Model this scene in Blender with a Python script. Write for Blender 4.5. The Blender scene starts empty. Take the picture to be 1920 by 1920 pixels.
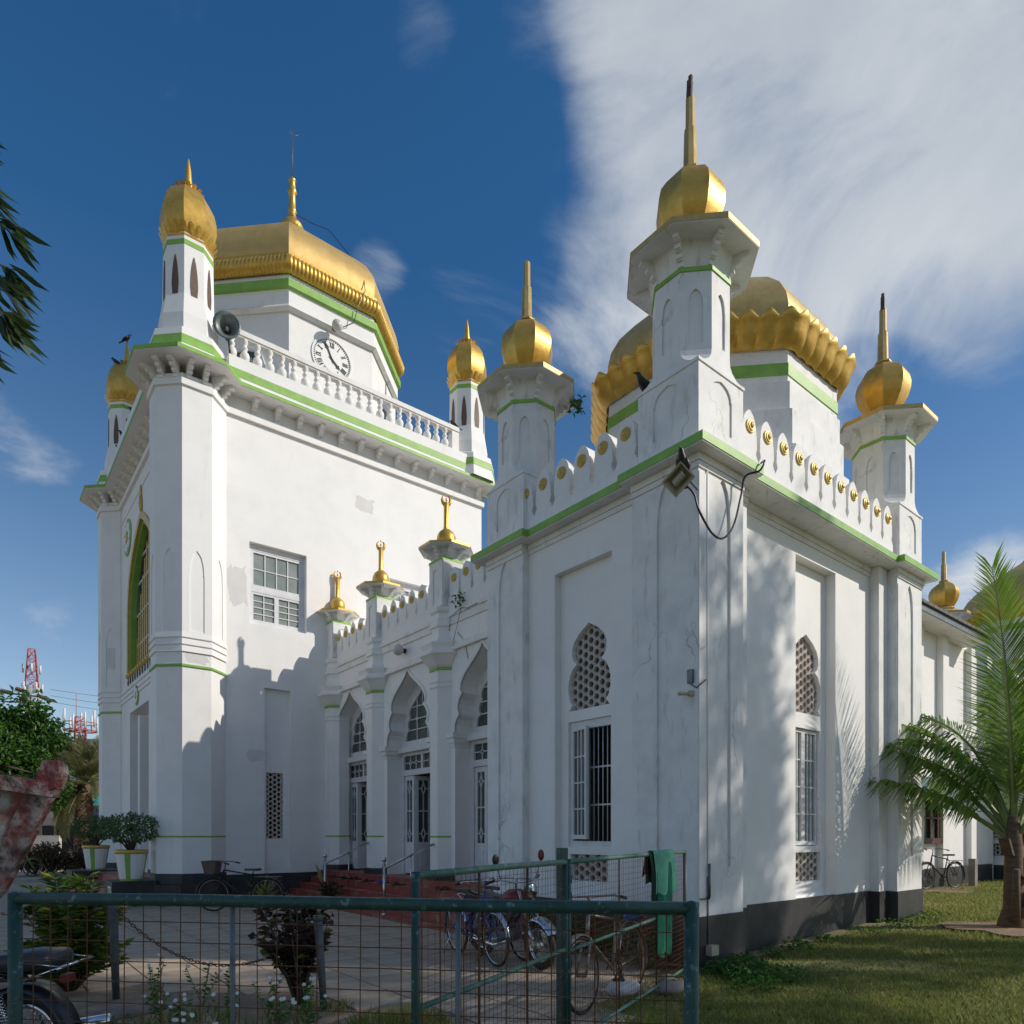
import bpy, math, random
from mathutils import Vector, Matrix
from mathutils.geometry import tessellate_polygon
D = bpy.data; S = bpy.context.scene; COL = S.collection
PI = math.pi
def rad(a): return math.radians(a)

# ------------------------------------------------------------------ camera, light, exposure
cam = D.objects.new('camera', D.cameras.new('camera')); COL.objects.link(cam)
cam.data.lens = 24.0; cam.data.sensor_width = 36.0; cam.data.shift_y = 0.3146
cam.data.clip_start = .05; cam.data.clip_end = 3000
HEAD = math.atan2(.6271, .7789)
cam.location = (0, 0, 1.6); cam.rotation_euler = (rad(90), 0, -HEAD)
S.camera = cam
S.render.resolution_x = S.render.resolution_y = 1024
FW = Vector((.6271, .7789, 0)); RT = Vector((.7789, -.6271, 0))

def along(r, d, z=0):            # a point r metres to the right of and d metres along the view path
    p = FW*d + RT*r; return Vector((p.x, p.y, z))

SUN = Vector((.985, -1.0, .872)).normalized()
ELEV = math.asin(SUN.z)
sl = D.lights.new('sun', 'SUN'); sl.energy = 3.2; sl.angle = rad(.53); sl.color = (1, .93, .82)
so = D.objects.new('sun', sl); COL.objects.link(so)
so.rotation_euler = SUN.to_track_quat('Z', 'Y').to_euler(); so.location = (40, -40, 40)

W = D.worlds.new('World'); S.world = W; W.use_nodes = True
def build_world():
    nt = W.node_tree; nt.nodes.clear(); N = nt.nodes; L = nt.links
    def n(t, **k):
        o = N.new(t)
        for a, b in k.items(): setattr(o, a, b)
        return o
    def m(op, a, b=None, c=None):
        o = n('ShaderNodeMath', operation=op)
        for i, v in enumerate((a, b, c)):
            if v is None: continue
            if isinstance(v, (int, float)): o.inputs[i].default_value = v
            else: L.new(v, o.inputs[i])
        return o.outputs[0]
    out = n('ShaderNodeOutputWorld'); bg = n('ShaderNodeBackground'); bg.inputs['Strength'].default_value = .10
    L.new(bg.outputs[0], out.inputs[0])
    sky = n('ShaderNodeTexSky', sky_type='NISHITA', sun_disc=False)
    sky.sun_elevation = ELEV; sky.sun_rotation = math.atan2(SUN.x, SUN.y)
    sky.air_density = 1.0; sky.dust_density = .25; sky.ozone_density = 2.2; sky.altitude = 0
    tc = n('ShaderNodeTexCoord')
    sep = n('ShaderNodeSeparateXYZ'); L.new(tc.outputs['Generated'], sep.inputs[0])
    zz = m('ADD', m('MAXIMUM', sep.outputs[2], 0), .22)
    cmb = n('ShaderNodeCombineXYZ')
    L.new(m('DIVIDE', sep.outputs[0], zz), cmb.inputs[0]); L.new(m('DIVIDE', sep.outputs[1], zz), cmb.inputs[1])
    def noise(scale, detail, rough, off, dist=0.0):
        mp = n('ShaderNodeMapping'); mp.inputs['Location'].default_value = off
        L.new(cmb.outputs[0], mp.inputs[0])
        t = n('ShaderNodeTexNoise'); t.inputs['Scale'].default_value = scale; t.inputs['Detail'].default_value = detail
        t.inputs['Roughness'].default_value = rough; t.inputs['Distortion'].default_value = dist
        L.new(mp.outputs[0], t.inputs['Vector']); return t.outputs[0]
    n1 = noise(2.6, 12, .60, (3.1, 1.7, .4), .55)
    n2 = noise(.55, 3, .5, (7.2, 2.5, 0))
    n3 = noise(2.0, 7, .62, (1.2, 9.5, 0), .4)
    # where the big cloud banks stand: (u right, w up) on the view path, half-width in degrees, amount
    banks = [(.42, 1.12, 17, .30), (.66, 1.08, 15, .26), (.14, 1.16, 9, .22), (.20, .88, 9, .22), (.0, .78, 9, .20), (.32, .84, 9, .20), (.50, .90, 9, .16),
             (.80, .80, 8, .34), (.72, .98, 9, .2), (.70, .36, 5, .26), (.50, .62, 4, .3), (-.76, .56, 6, .42), (-.70, .33, 4, .3), (-.13, 1.16, 3, .34), (-.20, .83, 2.5, .3),
             (.85, 1.25, 16, .30), (.08, .66, 5, .24)]
    tot = None
    clear = [(-.55, .90, 31, -.55), (-.20, .62, 22, -.38), (-.75, .30, 24, -.5), (-.28, 1.22, 16, -.45), (.58, .56, 12, -.28), (.1, .3, 20, -.3), (-.05, .98, 8, -.22), (.86, .62, 7, -.2)]
    neg = None
    for u, w, deg, amp in banks+clear:
        c = (FW + RT*u + Vector((0, 0, w))).normalized()
        d = n('ShaderNodeVectorMath', operation='DOT_PRODUCT'); L.new(tc.outputs['Generated'], d.inputs[0])
        d.inputs[1].default_value = c
        r = n('ShaderNodeMapRange', interpolation_type='SMOOTHSTEP')
        r.inputs['From Min'].default_value = math.cos(rad(deg)); r.inputs['From Max'].default_value = 1
        r.inputs['To Min'].default_value = 0; r.inputs['To Max'].default_value = amp
        L.new(d.outputs['Value'], r.inputs['Value'])
        if amp < 0: neg = r.outputs[0] if neg is None else m('ADD', neg, r.outputs[0])
        else: tot = r.outputs[0] if tot is None else m('ADD', tot, r.outputs[0])
    n1c = m('MULTIPLY_ADD', m('SUBTRACT', n1, .5), 1.75, .5)
    dens = m('ADD', m('ADD', n1c, m('ADD', m('MULTIPLY', m('SUBTRACT', n2, .5), .6), .22)), m('ADD', m('MINIMUM', tot, .40), m('MAXIMUM', neg, -.40)))  # raised base cover adds unseen cloud beyond the frame for brighter fill
    f = n('ShaderNodeMapRange', interpolation_type='SMOOTHSTEP')
    f.inputs['From Min'].default_value = .60; f.inputs['From Max'].default_value = 1.26
    L.new(dens, f.inputs['Value'])
    shade = n('ShaderNodeMapRange'); shade.inputs['From Min'].default_value = .35; shade.inputs['From Max'].default_value = .65
    L.new(n3, shade.inputs['Value'])
    ccol = n('ShaderNodeMix', data_type='RGBA'); L.new(shade.outputs[0], ccol.inputs['Factor'])
    ccol.inputs['A'].default_value = (4.5, 4.95, 5.5, 1); ccol.inputs['B'].default_value = (6.5, 6.8, 7.1, 1)
    hs = n('ShaderNodeHueSaturation'); hs.inputs['Saturation'].default_value = 1.30; hs.inputs['Value'].default_value = 1.0
    L.new(sky.outputs[0], hs.inputs['Color'])
    sr = n('ShaderNodeMapRange'); sr.inputs['From Min'].default_value = .15; sr.inputs['From Max'].default_value = .62; sr.inputs['To Min'].default_value = .98; sr.inputs['To Max'].default_value = 1.32
    L.new(sep.outputs[2], sr.inputs['Value']); L.new(sr.outputs[0], hs.inputs['Saturation'])
    mx = n('ShaderNodeMix', data_type='RGBA')
    L.new(m('MULTIPLY', f.outputs[0], .93), mx.inputs['Factor']); L.new(hs.outputs[0], mx.inputs['A']); L.new(ccol.outputs['Result'], mx.inputs['B'])
    L.new(mx.outputs['Result'], bg.inputs['Color'])
build_world()
S.view_settings.view_transform = 'Standard'; S.view_settings.look = 'None'
S.view_settings.exposure = 0.13; S.view_settings.gamma = 1; S.view_settings.use_curve_mapping = False
S.render.engine = 'CYCLES'

# ------------------------------------------------------------------ materials
def mk(name, c1, c2=None, scale=3.0, rough=.6, metal=0.0, bump=0.0, bscale=40.0, stretch=(1, 1, 1), lo=.35, hi=.65, spec=.5, detail=6, c3=None, s3=1.2, l3=.55, h3=.7, st3=(1, 1, 1), bdist=.01):
    M = D.materials.new(name); M.use_nodes = True; nt = M.node_tree; N = nt.nodes; L = nt.links
    p = N['Principled BSDF']; p.inputs['Roughness'].default_value = rough; p.inputs['Metallic'].default_value = metal
    p.inputs['Specular IOR Level'].default_value = spec
    p.inputs['Base Color'].default_value = (*c1, 1)
    tc = N.new('ShaderNodeTexCoord')
    def noise(sc, st, det):
        mp = N.new('ShaderNodeMapping'); mp.inputs['Scale'].default_value = st; L.new(tc.outputs['Object'], mp.inputs[0])
        t = N.new('ShaderNodeTexNoise'); t.inputs['Scale'].default_value = sc; t.inputs['Detail'].default_value = det; t.inputs['Roughness'].default_value = .6
        L.new(mp.outputs[0], t.inputs['Vector']); return t.outputs[0]
    def mix(fac, lo_, hi_, a, b):
        r = N.new('ShaderNodeMapRange'); r.inputs['From Min'].default_value = lo_; r.inputs['From Max'].default_value = hi_; L.new(fac, r.inputs['Value'])
        x = N.new('ShaderNodeMix'); x.data_type = 'RGBA'; L.new(r.outputs[0], x.inputs['Factor'])
        for k, v in (('A', a), ('B', b)):
            if isinstance(v, tuple): x.inputs[k].default_value = (*v, 1)
            else: L.new(v, x.inputs[k])
        return x.outputs['Result']
    if c2:
        col = mix(noise(scale, stretch, detail), lo, hi, c1, c2)
        if c3: col = mix(noise(s3, st3, 8), l3, h3, col, c3)
        L.new(col, p.inputs['Base Color'])
    if bump:
        b = N.new('ShaderNodeBump'); b.inputs['Strength'].default_value = bump; b.inputs['Distance'].default_value = bdist
        L.new(noise(bscale, stretch if stretch == (1, 1, 1) else (1, 1, 1), 5), b.inputs['Height']); L.new(b.outputs[0], p.inputs['Normal'])
    return M
def mkleaf(name, c1, c2, trans=.35, rough=.5, c3=None):
    M = D.materials.new(name); M.use_nodes = True; nt = M.node_tree; N = nt.nodes; L = nt.links
    p = N['Principled BSDF']; p.inputs['Roughness'].default_value = rough; p.inputs['Specular IOR Level'].default_value = .35
    g = N.new('ShaderNodeNewGeometry'); r = N.new('ShaderNodeValToRGB'); L.new(g.outputs['Random Per Island'], r.inputs[0])
    r.color_ramp.elements[0].color = (*c1, 1); r.color_ramp.elements[1].color = (*c2, 1)
    if c3:
        e = r.color_ramp.elements.new(.86); e.color = (*c2, 1); r.color_ramp.elements[2].color = (*c3, 1)
    L.new(r.outputs[0], p.inputs['Base Color'])
    t = N.new('ShaderNodeBsdfTranslucent'); hs = N.new('ShaderNodeHueSaturation'); hs.inputs['Value'].default_value = 1.5; hs.inputs['Hue'].default_value = .485
    L.new(r.outputs[0], hs.inputs['Color']); L.new(hs.outputs[0], t.inputs[0])
    x = N.new('ShaderNodeMixShader'); x.inputs[0].default_value = trans; L.new(p.outputs[0], x.inputs[1]); L.new(t.outputs[0], x.inputs[2])
    L.new(x.outputs[0], N['Material Output'].inputs[0]); return M

WHITE = mk('white_wall_paint', (.86, .84, .815), (.78, .765, .745), 1.3, .62, bump=.12, bscale=22, lo=.45, hi=.75, c3=(.66, .63, .60), s3=2.2, l3=.62, h3=.9, st3=(2.5, 2.5, .35))
def add_cracks(M):
    nt = M.node_tree; N = nt.nodes; L = nt.links; p = N['Principled BSDF']; src = p.inputs['Base Color'].links[0].from_socket
    tc = N.new('ShaderNodeTexCoord'); ns = N.new('ShaderNodeTexNoise'); ns.inputs['Scale'].default_value = 2.2; ns.inputs['Detail'].default_value = 8; L.new(tc.outputs['Object'], ns.inputs['Vector'])
    sc = N.new('ShaderNodeVectorMath'); sc.operation = 'MULTIPLY_ADD'; L.new(ns.outputs['Color'], sc.inputs[0]); sc.inputs[1].default_value = (.7, .7, .7); mp = N.new('ShaderNodeMapping'); mp.inputs['Scale'].default_value = (1.3, 1.3, .45); L.new(tc.outputs['Object'], mp.inputs[0]); L.new(mp.outputs[0], sc.inputs[2])
    v = N.new('ShaderNodeTexVoronoi'); v.feature = 'DISTANCE_TO_EDGE'; v.inputs['Scale'].default_value = .9; L.new(sc.outputs[0], v.inputs['Vector'])
    r = N.new('ShaderNodeMapRange'); r.inputs['From Min'].default_value = .012; r.inputs['From Max'].default_value = .003; L.new(v.outputs['Distance'], r.inputs['Value'])
    n2 = N.new('ShaderNodeTexNoise'); n2.inputs['Scale'].default_value = .9; L.new(tc.outputs['Object'], n2.inputs['Vector']); r2 = N.new('ShaderNodeMapRange'); r2.inputs['From Min'].default_value = .52; r2.inputs['From Max'].default_value = .66; r2.inputs['To Max'].default_value = .55; L.new(n2.outputs[0], r2.inputs['Value'])
    m = N.new('ShaderNodeMath'); m.operation = 'MULTIPLY'; L.new(r.outputs[0], m.inputs[0]); L.new(r2.outputs[0], m.inputs[1])
    x = N.new('ShaderNodeMix'); x.data_type = 'RGBA'; L.new(m.outputs[0], x.inputs['Factor']); L.new(src, x.inputs['A']); x.inputs['B'].default_value = (.22, .20, .18, 1); L.new(x.outputs['Result'], p.inputs['Base Color'])
OLDW = mk('weathered_white_paint', (.83, .815, .795), (.70, .69, .68), 2.2, .68, bump=.22, bscale=30, lo=.42, hi=.70, c3=(.40, .37, .35), s3=3.0, l3=.57, h3=.84, st3=(2.4, 2.4, .6))
add_cracks(OLDW)
TRIM = mk('white_trim_paint', (.80, .775, .74), (.66, .62, .58), 3.5, .6, bump=.1, bscale=40, lo=.5, hi=.75)
GREEN = mk('green_paint', (.27, .50, .085), (.21, .40, .065), 4, .5, bump=.1, bscale=50)
GOLD = mk('gold_paint', (.70, .44, .10), (.58, .34, .06), 7, .40, metal=.58, bump=.3, bscale=14, c3=(.42, .24, .06), s3=3.5, l3=.6, h3=.85)
DGOLD = mk('dull_gold_paint', (.60, .45, .18), (.50, .35, .12), 5, .5, metal=.40, bump=.25, bscale=18, c3=(.34, .22, .09), s3=4, l3=.56, h3=.8, st3=(2, 2, .6))
BLACK = mk('black_plinth_paint', (.022, .021, .022), (.045, .042, .042), 3, .55, bump=.2, bscale=25, c3=(.13, .115, .105), s3=5, l3=.66, h3=.8, st3=(3, 3, .8))
RED = mk('red_floor_paint', (.32, .070, .050), (.24, .052, .040), 4, .45, bump=.08, c3=(.42, .25, .20), s3=3, l3=.55, h3=.75)
DARK = mk('painted_opening_shade', (.03, .028, .026), rough=.9)
ROOM = mk('interior_plaster', (.30, .28, .23), (.24, .22, .18), 2, .8)
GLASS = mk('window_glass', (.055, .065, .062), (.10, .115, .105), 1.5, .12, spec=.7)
PALEG = mk('curtained_glass', (.20, .235, .215), (.30, .33, .31), 2.5, .18, spec=.6)
FRAME = mk('white_wood_paint', (.74, .73, .74), (.64, .63, .64), 5, .45, bump=.08)
SCREEN = mk('cast_cement_screen', (.58, .52, .47), (.47, .41, .36), 6, .8, bump=.2)
BROWN = mk('brown_louvre', (.16, .10, .075), (.10, .062, .045), 8, .6, stretch=(1, 1, 4))
STEEL = mk('stainless_steel', (.55, .54, .52), rough=.22, metal=1)
IRON = mk('rusty_wire', (.10, .045, .022), (.19, .08, .032), 14, .75, metal=.2)
RUSTO = mk('orange_rust_wire', (.26, .095, .03), (.15, .055, .022), 10, .7, metal=.2)
PIPE = mk('green_pipe_paint', (.014, .055, .047), (.024, .085, .07), 9, .5, bump=.25, bscale=60, c3=(.20, .30, .27), s3=26, l3=.58, h3=.72)
PIPE2 = mk('pale_green_pipe', (.13, .24, .17), (.05, .15, .11), 9, .5, bump=.25, bscale=60, c3=(.34, .40, .32), s3=18, l3=.52, h3=.7)
GREYM = mk('grey_metal', (.20, .215, .22), (.13, .14, .145), 8, .45, metal=.5)
DPOST = mk('dark_post_paint', (.07, .075, .08), (.13, .135, .14), 12, .6, bump=.2)
BLK = mk('black_rubber', (.014, .014, .015), rough=.7)
SEAT = mk('black_vinyl', (.03, .034, .042), rough=.33, bump=.1, bscale=30)
CHROME = mk('chrome', (.62, .62, .63), rough=.16, metal=1)
RBLK = mk('black_enamel', (.015, .015, .017), rough=.28)
REDE = mk('red_enamel', (.20, .014, .016), (.13, .012, .013), 9, .38)
BLUEE = mk('blue_enamel', (.03, .075, .30), rough=.3)
PINKE = mk('pink_enamel', (.42, .10, .16), rough=.35)
RUSTS = mk('rusty_silver', (.38, .35, .32), (.22, .14, .09), 16, .45, metal=.6)
WICK = mk('woven_basket', (.17, .12, .10), (.10, .07, .055), 40, .8, bump=.5, bscale=120)
PAVE = mk('stone_paver', (.47, .365, .265), (.31, .235, .165), 3.5, .8, bump=.35, bscale=22, c3=(.56, .46, .36), s3=1.1, l3=.5, h3=.75)
SOILJ = mk('joint_soil', (.045, .036, .028), rough=.95)
CONC = mk('concrete', (.30, .28, .25), (.20, .185, .165), 4, .85, bump=.3)
GALV = mk('horn_grey_paint', (.20, .235, .225), (.14, .165, .16), 5, .4, metal=.2)
CLOTHA = mk('pale_green_cloth', (.13, .42, .27), (.10, .34, .22), 20, .85, bump=.3, bscale=200)
CLOTHB = mk('dark_green_cloth', (.006, .16, .09), (.004, .11, .065), 20, .9, bump=.4, bscale=160)
CLOTHC = mk('bottle_green_cloth', (.006, .045, .028), (.004, .03, .02), 20, .9)
BARK = mk('palm_bark', (.17, .105, .065), (.09, .055, .035), 8, .9, bump=.6, bscale=22, stretch=(1, 1, 3))
BARK2 = mk('grey_bark', (.14, .11, .085), (.075, .06, .048), 8, .9, bump=.5, bscale=25)
STALK = mk('palm_stalk', (.20, .26, .055), (.13, .17, .04), 6, .45)
PALML = mkleaf('palm_leaflet', (.07, .15, .018), (.15, .26, .04), .42, .36, (.27, .30, .10))
TREEL = mkleaf('tree_leaf', (.028, .085, .014), (.075, .165, .026), .28, .42)
MANGOL = mkleaf('drooping_long_leaf', (.018, .04, .012), (.05, .085, .022), .3, .45)
DATEL = mkleaf('date_palm_leaflet', (.16, .17, .075), (.28, .28, .14), .3)
CROTL = mkleaf('yellow_croton_leaf', (.04, .10, .016), (.11, .19, .03), .3, .35, (.60, .46, .04))
DCROTL = mkleaf('dark_croton_leaf', (.034, .020, .018), (.085, .045, .030), .2, .3, (.16, .25, .04))
BONSL = mkleaf('bonsai_leaf', (.05, .11, .035), (.11, .18, .06), .3)
WEEDL = mkleaf('weed_leaf', (.03, .11, .018), (.075, .19, .03), .3, .45)
BUSHL = mkleaf('purple_bush_leaf', (.05, .035, .022), (.10, .065, .035), .2, .5, (.20, .15, .04))
SPIDL = mkleaf('striped_leaf', (.13, .20, .03), (.36, .36, .09), .3, .4)
PETAL = mkleaf('white_petal', (.80, .80, .82), (.86, .86, .88), .2)
GRASS = mkleaf('grass_blade', (.12, .165, .03), (.24, .265, .075), .4, .6, (.44, .36, .18))
IXORA = mkleaf('ixora_flower', (.45, .05, .02), (.55, .12, .03), .2)
CROWM = mk('crow_feather', (.012, .012, .015), rough=.45)
REDW = mk('peeling_red_paint', (.20, .045, .042), (.36, .29, .27), 9, .65, bump=.8, bscale=30, lo=.44, hi=.60, c3=(.045, .032, .028), s3=6, l3=.52, h3=.62, bdist=.02)
PALEW = mk('peeling_pale_paint', (.38, .38, .35), (.20, .19, .18), 8, .7, bump=.6, bscale=30, c3=(.26, .07, .06), s3=4, l3=.48, h3=.6)
DARKW = mk('rotten_dark_wood', (.05, .035, .025), (.15, .09, .05), 9, .85, bump=.6, bscale=25)
TREDM = mk('tower_red_paint', (.50, .10, .08), rough=.5)
TWHITE = mk('tower_white_paint', (.72, .70, .68), rough=.5)
INSUL = mk('brown_insulator', (.10, .045, .03), rough=.35)
SHOPW = mk('shop_plaster', (.50, .40, .31), (.40, .32, .25), 2, .8)
SHOPC = mk('cream_plaster', (.56, .53, .47), (.45, .42, .37), 2, .8)
AWN = mk('blue_awning', (.02, .14, .50), rough=.6)
TEAL = mk('teal_awning', (.03, .35, .30), rough=.6)
TILE = mk('roof_tile_grey', (.30, .28, .27), (.19, .18, .175), 5, .7, bump=.2)
GROOF = mk('green_metal_roof', (.04, .10, .075), (.06, .14, .10), 5, .5)
RWOOD = mk('dark_red_wood', (.10, .03, .025), (.06, .02, .018), 6, .5)
LAMPG = mk('frosted_globe', (.66, .63, .57), (.56, .53, .47), 3, .35)
CREAM = mk('cream_plastic', (.55, .50, .36), (.45, .40, .28), 4, .5)
CLOCKW = mk('clock_white', (.82, .81, .79), rough=.5)
YGOLD = mk('yellow_gold_paint', (.68, .47, .13), (.56, .37, .09), 6, .42, metal=.35)
DIRT = mk('bare_dirt', (.30, .20, .125), (.20, .13, .085), 5, .95, bump=.5, bscale=30)
ROCK = mk('grey_stone', (.30, .26, .225), (.18, .155, .14), 5, .9, bump=.6, bscale=12)
BLUEP = mk('blue_plastic', (.01, .13, .42), rough=.4)
WBAG = mk('white_sack', (.62, .62, .64), (.5, .5, .52), 6, .7, bump=.3)
SAND = mk('dark_sandal', (.02, .018, .018), (.035, .03, .028), 12, .7)
SANDB = mk('brown_sandal', (.10, .065, .045), rough=.7)
SANDBL = mk('blue_sandal', (.008, .075, .40), rough=.5)

# ------------------------------------------------------------------ mesh builder
def FX(x0): return lambda u, v, d: (x0+d, u, v)            # a face looking along -x: u is y, v is z, d goes in
def FY(y0): return lambda u, v, d: (u, y0+d, v)            # a face looking along -y: u is x
def FA(cx, cy, r, th):
    c, s = math.cos(th), math.sin(th)
    return lambda u, v, d: (cx+c*(r-d)-s*u, cy+s*(r-d)+c*u, v)
class B:
    def __init__(s): s.v = []; s.f = []; s.m = []; s.s = []
    def add(s, vs, fs, mi=0, sm=False):
        o = len(s.v); s.v.extend([tuple(p) for p in vs])
        for f in fs: s.f.append([i+o for i in f]); s.m.append(mi); s.s.append(sm)
        return s
    def box(s, x0, x1, y0, y1, z0, z1, mi=0):
        return s.add([(x0, y0, z0), (x1, y0, z0), (x1, y1, z0), (x0, y1, z0), (x0, y0, z1), (x1, y0, z1), (x1, y1, z1), (x0, y1, z1)],
              [(0, 3, 2, 1), (4, 5, 6, 7), (0, 1, 5, 4), (1, 2, 6, 5), (2, 3, 7, 6), (3, 0, 4, 7)], mi)
    def fbox(s, fr, u0, u1, v0, v1, d0, d1, mi=0):
        return s.add([fr(u, v, d) for d in (d0, d1) for v in (v0, v1) for u in (u0, u1)],
              [(0, 1, 3, 2), (4, 6, 7, 5), (0, 4, 5, 1), (1, 5, 7, 3), (3, 7, 6, 2), (2, 6, 4, 0)], mi)
    def obox(s, c, ax, ay, az, mi=0):
        c, ax, ay, az = Vector(c), Vector(ax), Vector(ay), Vector(az)
        P = [c+ax*i+ay*j+az*k for k in (-1, 1) for j in (-1, 1) for i in (-1, 1)]
        return s.add(P, [(0, 2, 3, 1), (4, 5, 7, 6), (0, 1, 5, 4), (1, 3, 7, 5), (3, 2, 6, 7), (2, 0, 4, 6)], mi)
    def prism(s, poly, z0, z1, mi=0):
        n = len(poly)
        return s.add([(x, y, z0) for x, y in poly]+[(x, y, z1) for x, y in poly],
              [tuple(range(n-1, -1, -1)), tuple(range(n, 2*n))]+[(i, (i+1) % n, n+(i+1) % n, n+i) for i in range(n)], mi)
    def plate(s, fr, outer, holes, d0, d1, mi=0, mside=None):
        loops = [outer]+list(holes); pts = [p for l in loops for p in l]
        tri = tessellate_polygon([[Vector((u, v, 0)) for u, v in l] for l in loops])
        n = len(pts)
        vs = [fr(u, v, d0) for u, v in pts]+[fr(u, v, d1) for u, v in pts]
        fs = [tuple(t) for t in tri]+[tuple(i+n for i in reversed(t)) for t in tri]
        s.add(vs, fs, mi)
        o = 0; side = []
        for l in loops:
            k = len(l)
            side += [(o+i, o+(i+1) % k, n+o+(i+1) % k, n+o+i) for i in range(k)]; o += k
        return s.add(vs, side, mi if mside is None else mside)
    def lathe(s, c, prof, n=8, rot=PI/8, mi=0, sm=True, facet=True, cap=True, arc=None):
        cx, cy = c; k = 1/math.cos(PI/n) if facet else 1.0
        P = lambda i, r, z: (cx+r*k*math.cos(rot+2*PI*i/n), cy+r*k*math.sin(rot+2*PI*i/n), z)
        m = len(prof)
        if facet:
            for i in range(n):
                vs = [P(i, r, z) for r, z in prof]+[P(i+1, r, z) for r, z in prof]
                s.add(vs, [(j, m+j, m+j+1, j+1) for j in range(m-1)], mi, sm)
        else:
            vs = [P(i, r, z) for i in range(n) for r, z in prof]
            s.add(vs, [(i*m+j, ((i+1) % n)*m+j, ((i+1) % n)*m+j+1, i*m+j+1) for i in range(n) for j in range(m-1)], mi, sm)
        if cap:
            for r, z, rv in ((prof[0][0], prof[0][1], 1), (prof[-1][0], prof[-1][1], 0)):
                if r > 1e-4:
                    f = tuple(range(n)); s.add([P(i, r, z) for i in range(n)], [tuple(reversed(f)) if rv else f], mi)
        return s
    def tube(s, pts, r, n=6, mi=0, closed=False, sm=True):
        pts = [Vector(p) for p in pts]; m = len(pts); rs = r if isinstance(r, (list, tuple)) else [r]*m
        vs = []; up = None
        for i, p in enumerate(pts):
            if closed: t = pts[(i+1) % m]-pts[i-1]
            else: t = pts[min(i+1, m-1)]-pts[max(i-1, 0)]
            t = t.normalized() if t.length > 1e-9 else Vector((0, 0, 1))
            if up is None: up = Vector((0, 0, 1)) if abs(t.z) < .9 else Vector((1, 0, 0))
            a = t.cross(up)
            if a.length < 1e-4: a = t.cross(Vector((.3, .9, .1)))
            a.normalize(); b = a.cross(t).normalized(); up = b
            for k in range(n):
                q = 2*PI*k/n; vs.append(p+(a*math.cos(q)+b*math.sin(q))*rs[i])
        fs = [(i*n+k, i*n+(k+1) % n, ((i+1) % m)*n+(k+1) % n, ((i+1) % m)*n+k) for i in range(m if closed else m-1) for k in range(n)]
        if not closed: fs += [tuple(range(n-1, -1, -1)), tuple(range((m-1)*n, m*n))]
        return s.add(vs, fs, mi, sm)
    def ball(s, c, r, mi=0, n=12, sc=(1, 1, 1)):
        m = n//2; vs = []
        for i in range(m+1):
            a = PI*i/m
            for k in range(n): q = 2*PI*k/n; vs.append((c[0]+r*sc[0]*math.sin(a)*math.cos(q), c[1]+r*sc[1]*math.sin(a)*math.sin(q), c[2]+r*sc[2]*math.cos(a)))
        return s.add(vs, [(i*n+k, (i+1)*n+k, (i+1)*n+(k+1) % n, i*n+(k+1) % n) for i in range(m) for k in range(n)], mi, True)
    def ring(s, c, R, r, axis='y', n=28, k=6, mi=0):
        pts = []
        for i in range(n):
            a = 2*PI*i/n; x, z = R*math.cos(a), R*math.sin(a)
            pts.append((c[0]+x, c[1], c[2]+z) if axis == 'y' else ((c[0]+x, c[1]+z, c[2]) if axis == 'z' else (c[0], c[1]+x, c[2]+z)))
        return s.tube(pts, r, k, mi, closed=True)
    def leaf(s, p, d, L, w, rng, mi=0, up=None, fold=.25):
        d = d.normalized(); u = up or Vector((rng.uniform(-1, 1), rng.uniform(-1, 1), rng.uniform(.2, 1)))
        a = d.cross(u)
        if a.length < 1e-3: a = Vector((1, 0, 0))
        a.normalize(); nn = a.cross(d)
        m_ = p+d*L*.45
        return s.add([p, m_+a*w*.5+nn*w*fold, p+d*L-nn*L*.08, m_-a*w*.5+nn*w*fold], [(0, 1, 2), (0, 2, 3)], mi)
    def obj(s, name, mats, parent=None, base=(0, 0, 0), kind=None):
        me = D.meshes.new(name); bx, by, bz = base
        me.from_pydata([(x-bx, y-by, z-bz) for x, y, z in s.v], [], s.f)
        for M in (mats if isinstance(mats, (list, tuple)) else [mats]): me.materials.append(M)
        me.polygons.foreach_set('material_index', s.m); me.polygons.foreach_set('use_smooth', s.s); me.update()
        o = D.objects.new(name, me); COL.objects.link(o)
        if parent: o.parent = parent
        else: o.location = base
        if kind: o['kind'] = kind
        return o
def objs(b, name, mats, parent=None, base=(0, 0, 0), eps=.012):      # one object for each group of touching pieces
    par = list(range(len(b.v)))
    def find(i):
        while par[i] != i: par[i] = par[par[i]]; i = par[i]
        return i
    for f in b.f:
        a = find(f[0])
        for i in f[1:]: par[find(i)] = a
    box = {}
    for i, p in enumerate(b.v):
        r = find(i); q = box.get(r)
        if q is None: box[r] = [list(p), list(p)]
        else:
            for k in range(3): q[0][k] = min(q[0][k], p[k]); q[1][k] = max(q[1][k], p[k])
    K = list(box); grp = {k: k for k in K}
    def g(k):
        while grp[k] != k: k = grp[k]
        return k
    for i, a in enumerate(K):
        for c in K[:i]:
            if all(box[a][0][k] <= box[c][1][k]+eps and box[c][0][k] <= box[a][1][k]+eps for k in range(3)): grp[g(a)] = g(c)
    out = {}
    for f, m, sm in zip(b.f, b.m, b.s):
        q = out.setdefault(g(find(f[0])), (B(), {})); idx = []
        for i in f:
            if i not in q[1]: q[1][i] = len(q[0].v); q[0].v.append(b.v[i])
            idx.append(q[1][i])
        q[0].f.append(idx); q[0].m.append(m); q[0].s.append(sm)
    return [q[0].obj(name, mats, parent, base) for q in out.values()]
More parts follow.
